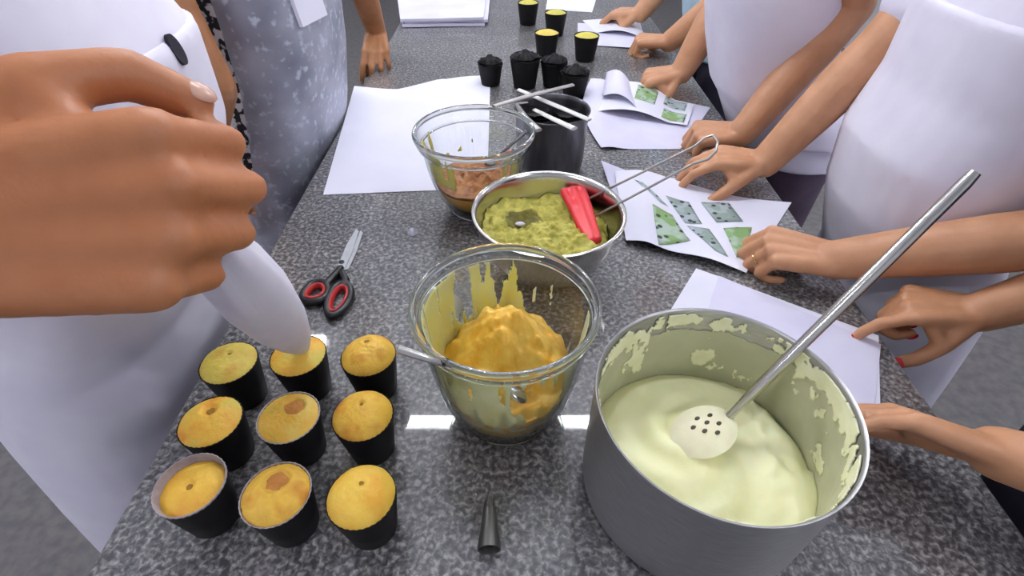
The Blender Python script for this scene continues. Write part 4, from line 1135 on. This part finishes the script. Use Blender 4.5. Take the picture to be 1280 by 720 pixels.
# left, white apron, piping
HW = dep(-158, 296, 0.225)
L1, jl = person('person in a white apron at the left edge squeezing the piping bag', (-0.80, 0.58), 0.0,
       [(-0.10, -0.665, 0.58, 0.125, 0.18), (0.05, -0.64, 0.58, 0.12, 0.175), (0.18, -0.565, 0.59, 0.12, 0.172), (0.30, -0.53, 0.59, 0.125, 0.175), (0.42, -0.515, 0.59, 0.115, 0.172), (0.51, -0.515, 0.58, 0.08, 0.14)],
       [dict(shoulder=P(-0.53, 0.38, 0.46), elbow=P(-0.53, 0.20, 0.30), wrist=HW, f=(0.90, 0.36, -0.10), n=(0.26, -0.80, 0.56), side=1, radii=(0.036, 0.046, 0.045), kw=dict(curls=((58, 88, 50), (60, 90, 50), (62, 90, 50), (64, 90, 50)), thumb=(44, 6, 34), s=1.24, spread=0.02)),
        dict(shoulder=P(-0.60, 0.78, 0.46), elbow=P(-0.68, 0.84, 0.18), wrist=P(-0.67, 0.86, -0.08), f=(0.05, 0, -1), n=(0, 1, 0), side=-1, radii=(0.030, 0.042, 0.042), kw=dict(curls=HANG, thumb=(30, 10, 10)))],
       'skin_warm', 'cloth_w', 'cloth_w', hair_style=1, sleeve=0.5)
# small things seen on the aprons, set on the cloth itself
def card_on(person_root, name, m, px, py, wd, hg, th, oval_=False, lab=None):
    ap = bpy.data.objects[person_root['apron_name']]
    loc, n = hit(bvh_world(ap), px, py)
    if loc is None: print('NO HIT', name); return
    zax = n.normalized(); xax = Vector((0, 0, 1)).cross(zax).normalized(); yax = zax.cross(xax)
    if oval_: vs = [(math.cos(2 * math.pi * k / 24) * wd, math.sin(2 * math.pi * k / 24) * hg) for k in range(24)]
    else: vs = [(-wd, -hg), (wd, -hg), (wd, hg), (-wd, hg)]
    o_ = obj(name, MB().rings([[loc + xax * a + yax * b + zax * z for a, b in vs] for z in (-0.003, th)]), m, ap, 30)
    if lab: o_['label'] = lab
card_on(L2, 'name_card', M['paper'], 384, 4, 0.048, 0.034, 0.006, lab='white card on the apron')
card_on(L1, 'button', M['cloth_k'], 221, 62, 0.010, 0.017, 0.0015, True, 'dark oval badge')
for r_ in (L1, L2): del r_['apron_name']
for o in list(bpy.data.objects):
    if 'apron_name' in o: del o['apron_name']

# ------------------------------------------------------------------ piping bag, held over the second cupcake
tipp = at(377, 434, 0.092)
grip = [j for js in jl[0] for j in (js[1], js[3])]
topp = sum(grip, Vector((0, 0, 0))) / len(grip)
axb = (tipp - topp); Lb = axb.length; axb.normalize()
bx = axb.orthogonal().normalized(); by = axb.cross(bx)
bag = thing('piping_bag', 'full white piping bag squeezed over a cupcake', 'piping bag', tipp)
def bring(t, r, wob=0.0, n=40):
    return [topp + axb * (Lb * t) + (bx * math.cos(2 * math.pi * k / n) + by * math.sin(2 * math.pi * k / n)) *
            (r * (1 + wob * nz(math.cos(2 * math.pi * k / n) * 2, math.sin(2 * math.pi * k / n) * 2, t * 3, 1))) for k in range(n)]
obj('bag', MB().rings([bring(-0.10, 0.012, .5), bring(-0.05, 0.012, .4), bring(0.0, 0.013, .3), bring(0.10, 0.017, .25), bring(0.24, 0.026, .12), bring(0.42, 0.032, .06), bring(0.62, 0.030, .05), bring(0.82, 0.022, .04), bring(0.955, 0.0135)]), M['bag'], bag, 60)
obj('bag_tip', MB().rings([bring(0.945, 0.0140), bring(1.0, 0.0100), bring(1.0, 0.008), bring(0.97, 0.008)]), M['bag'], bag, 60)
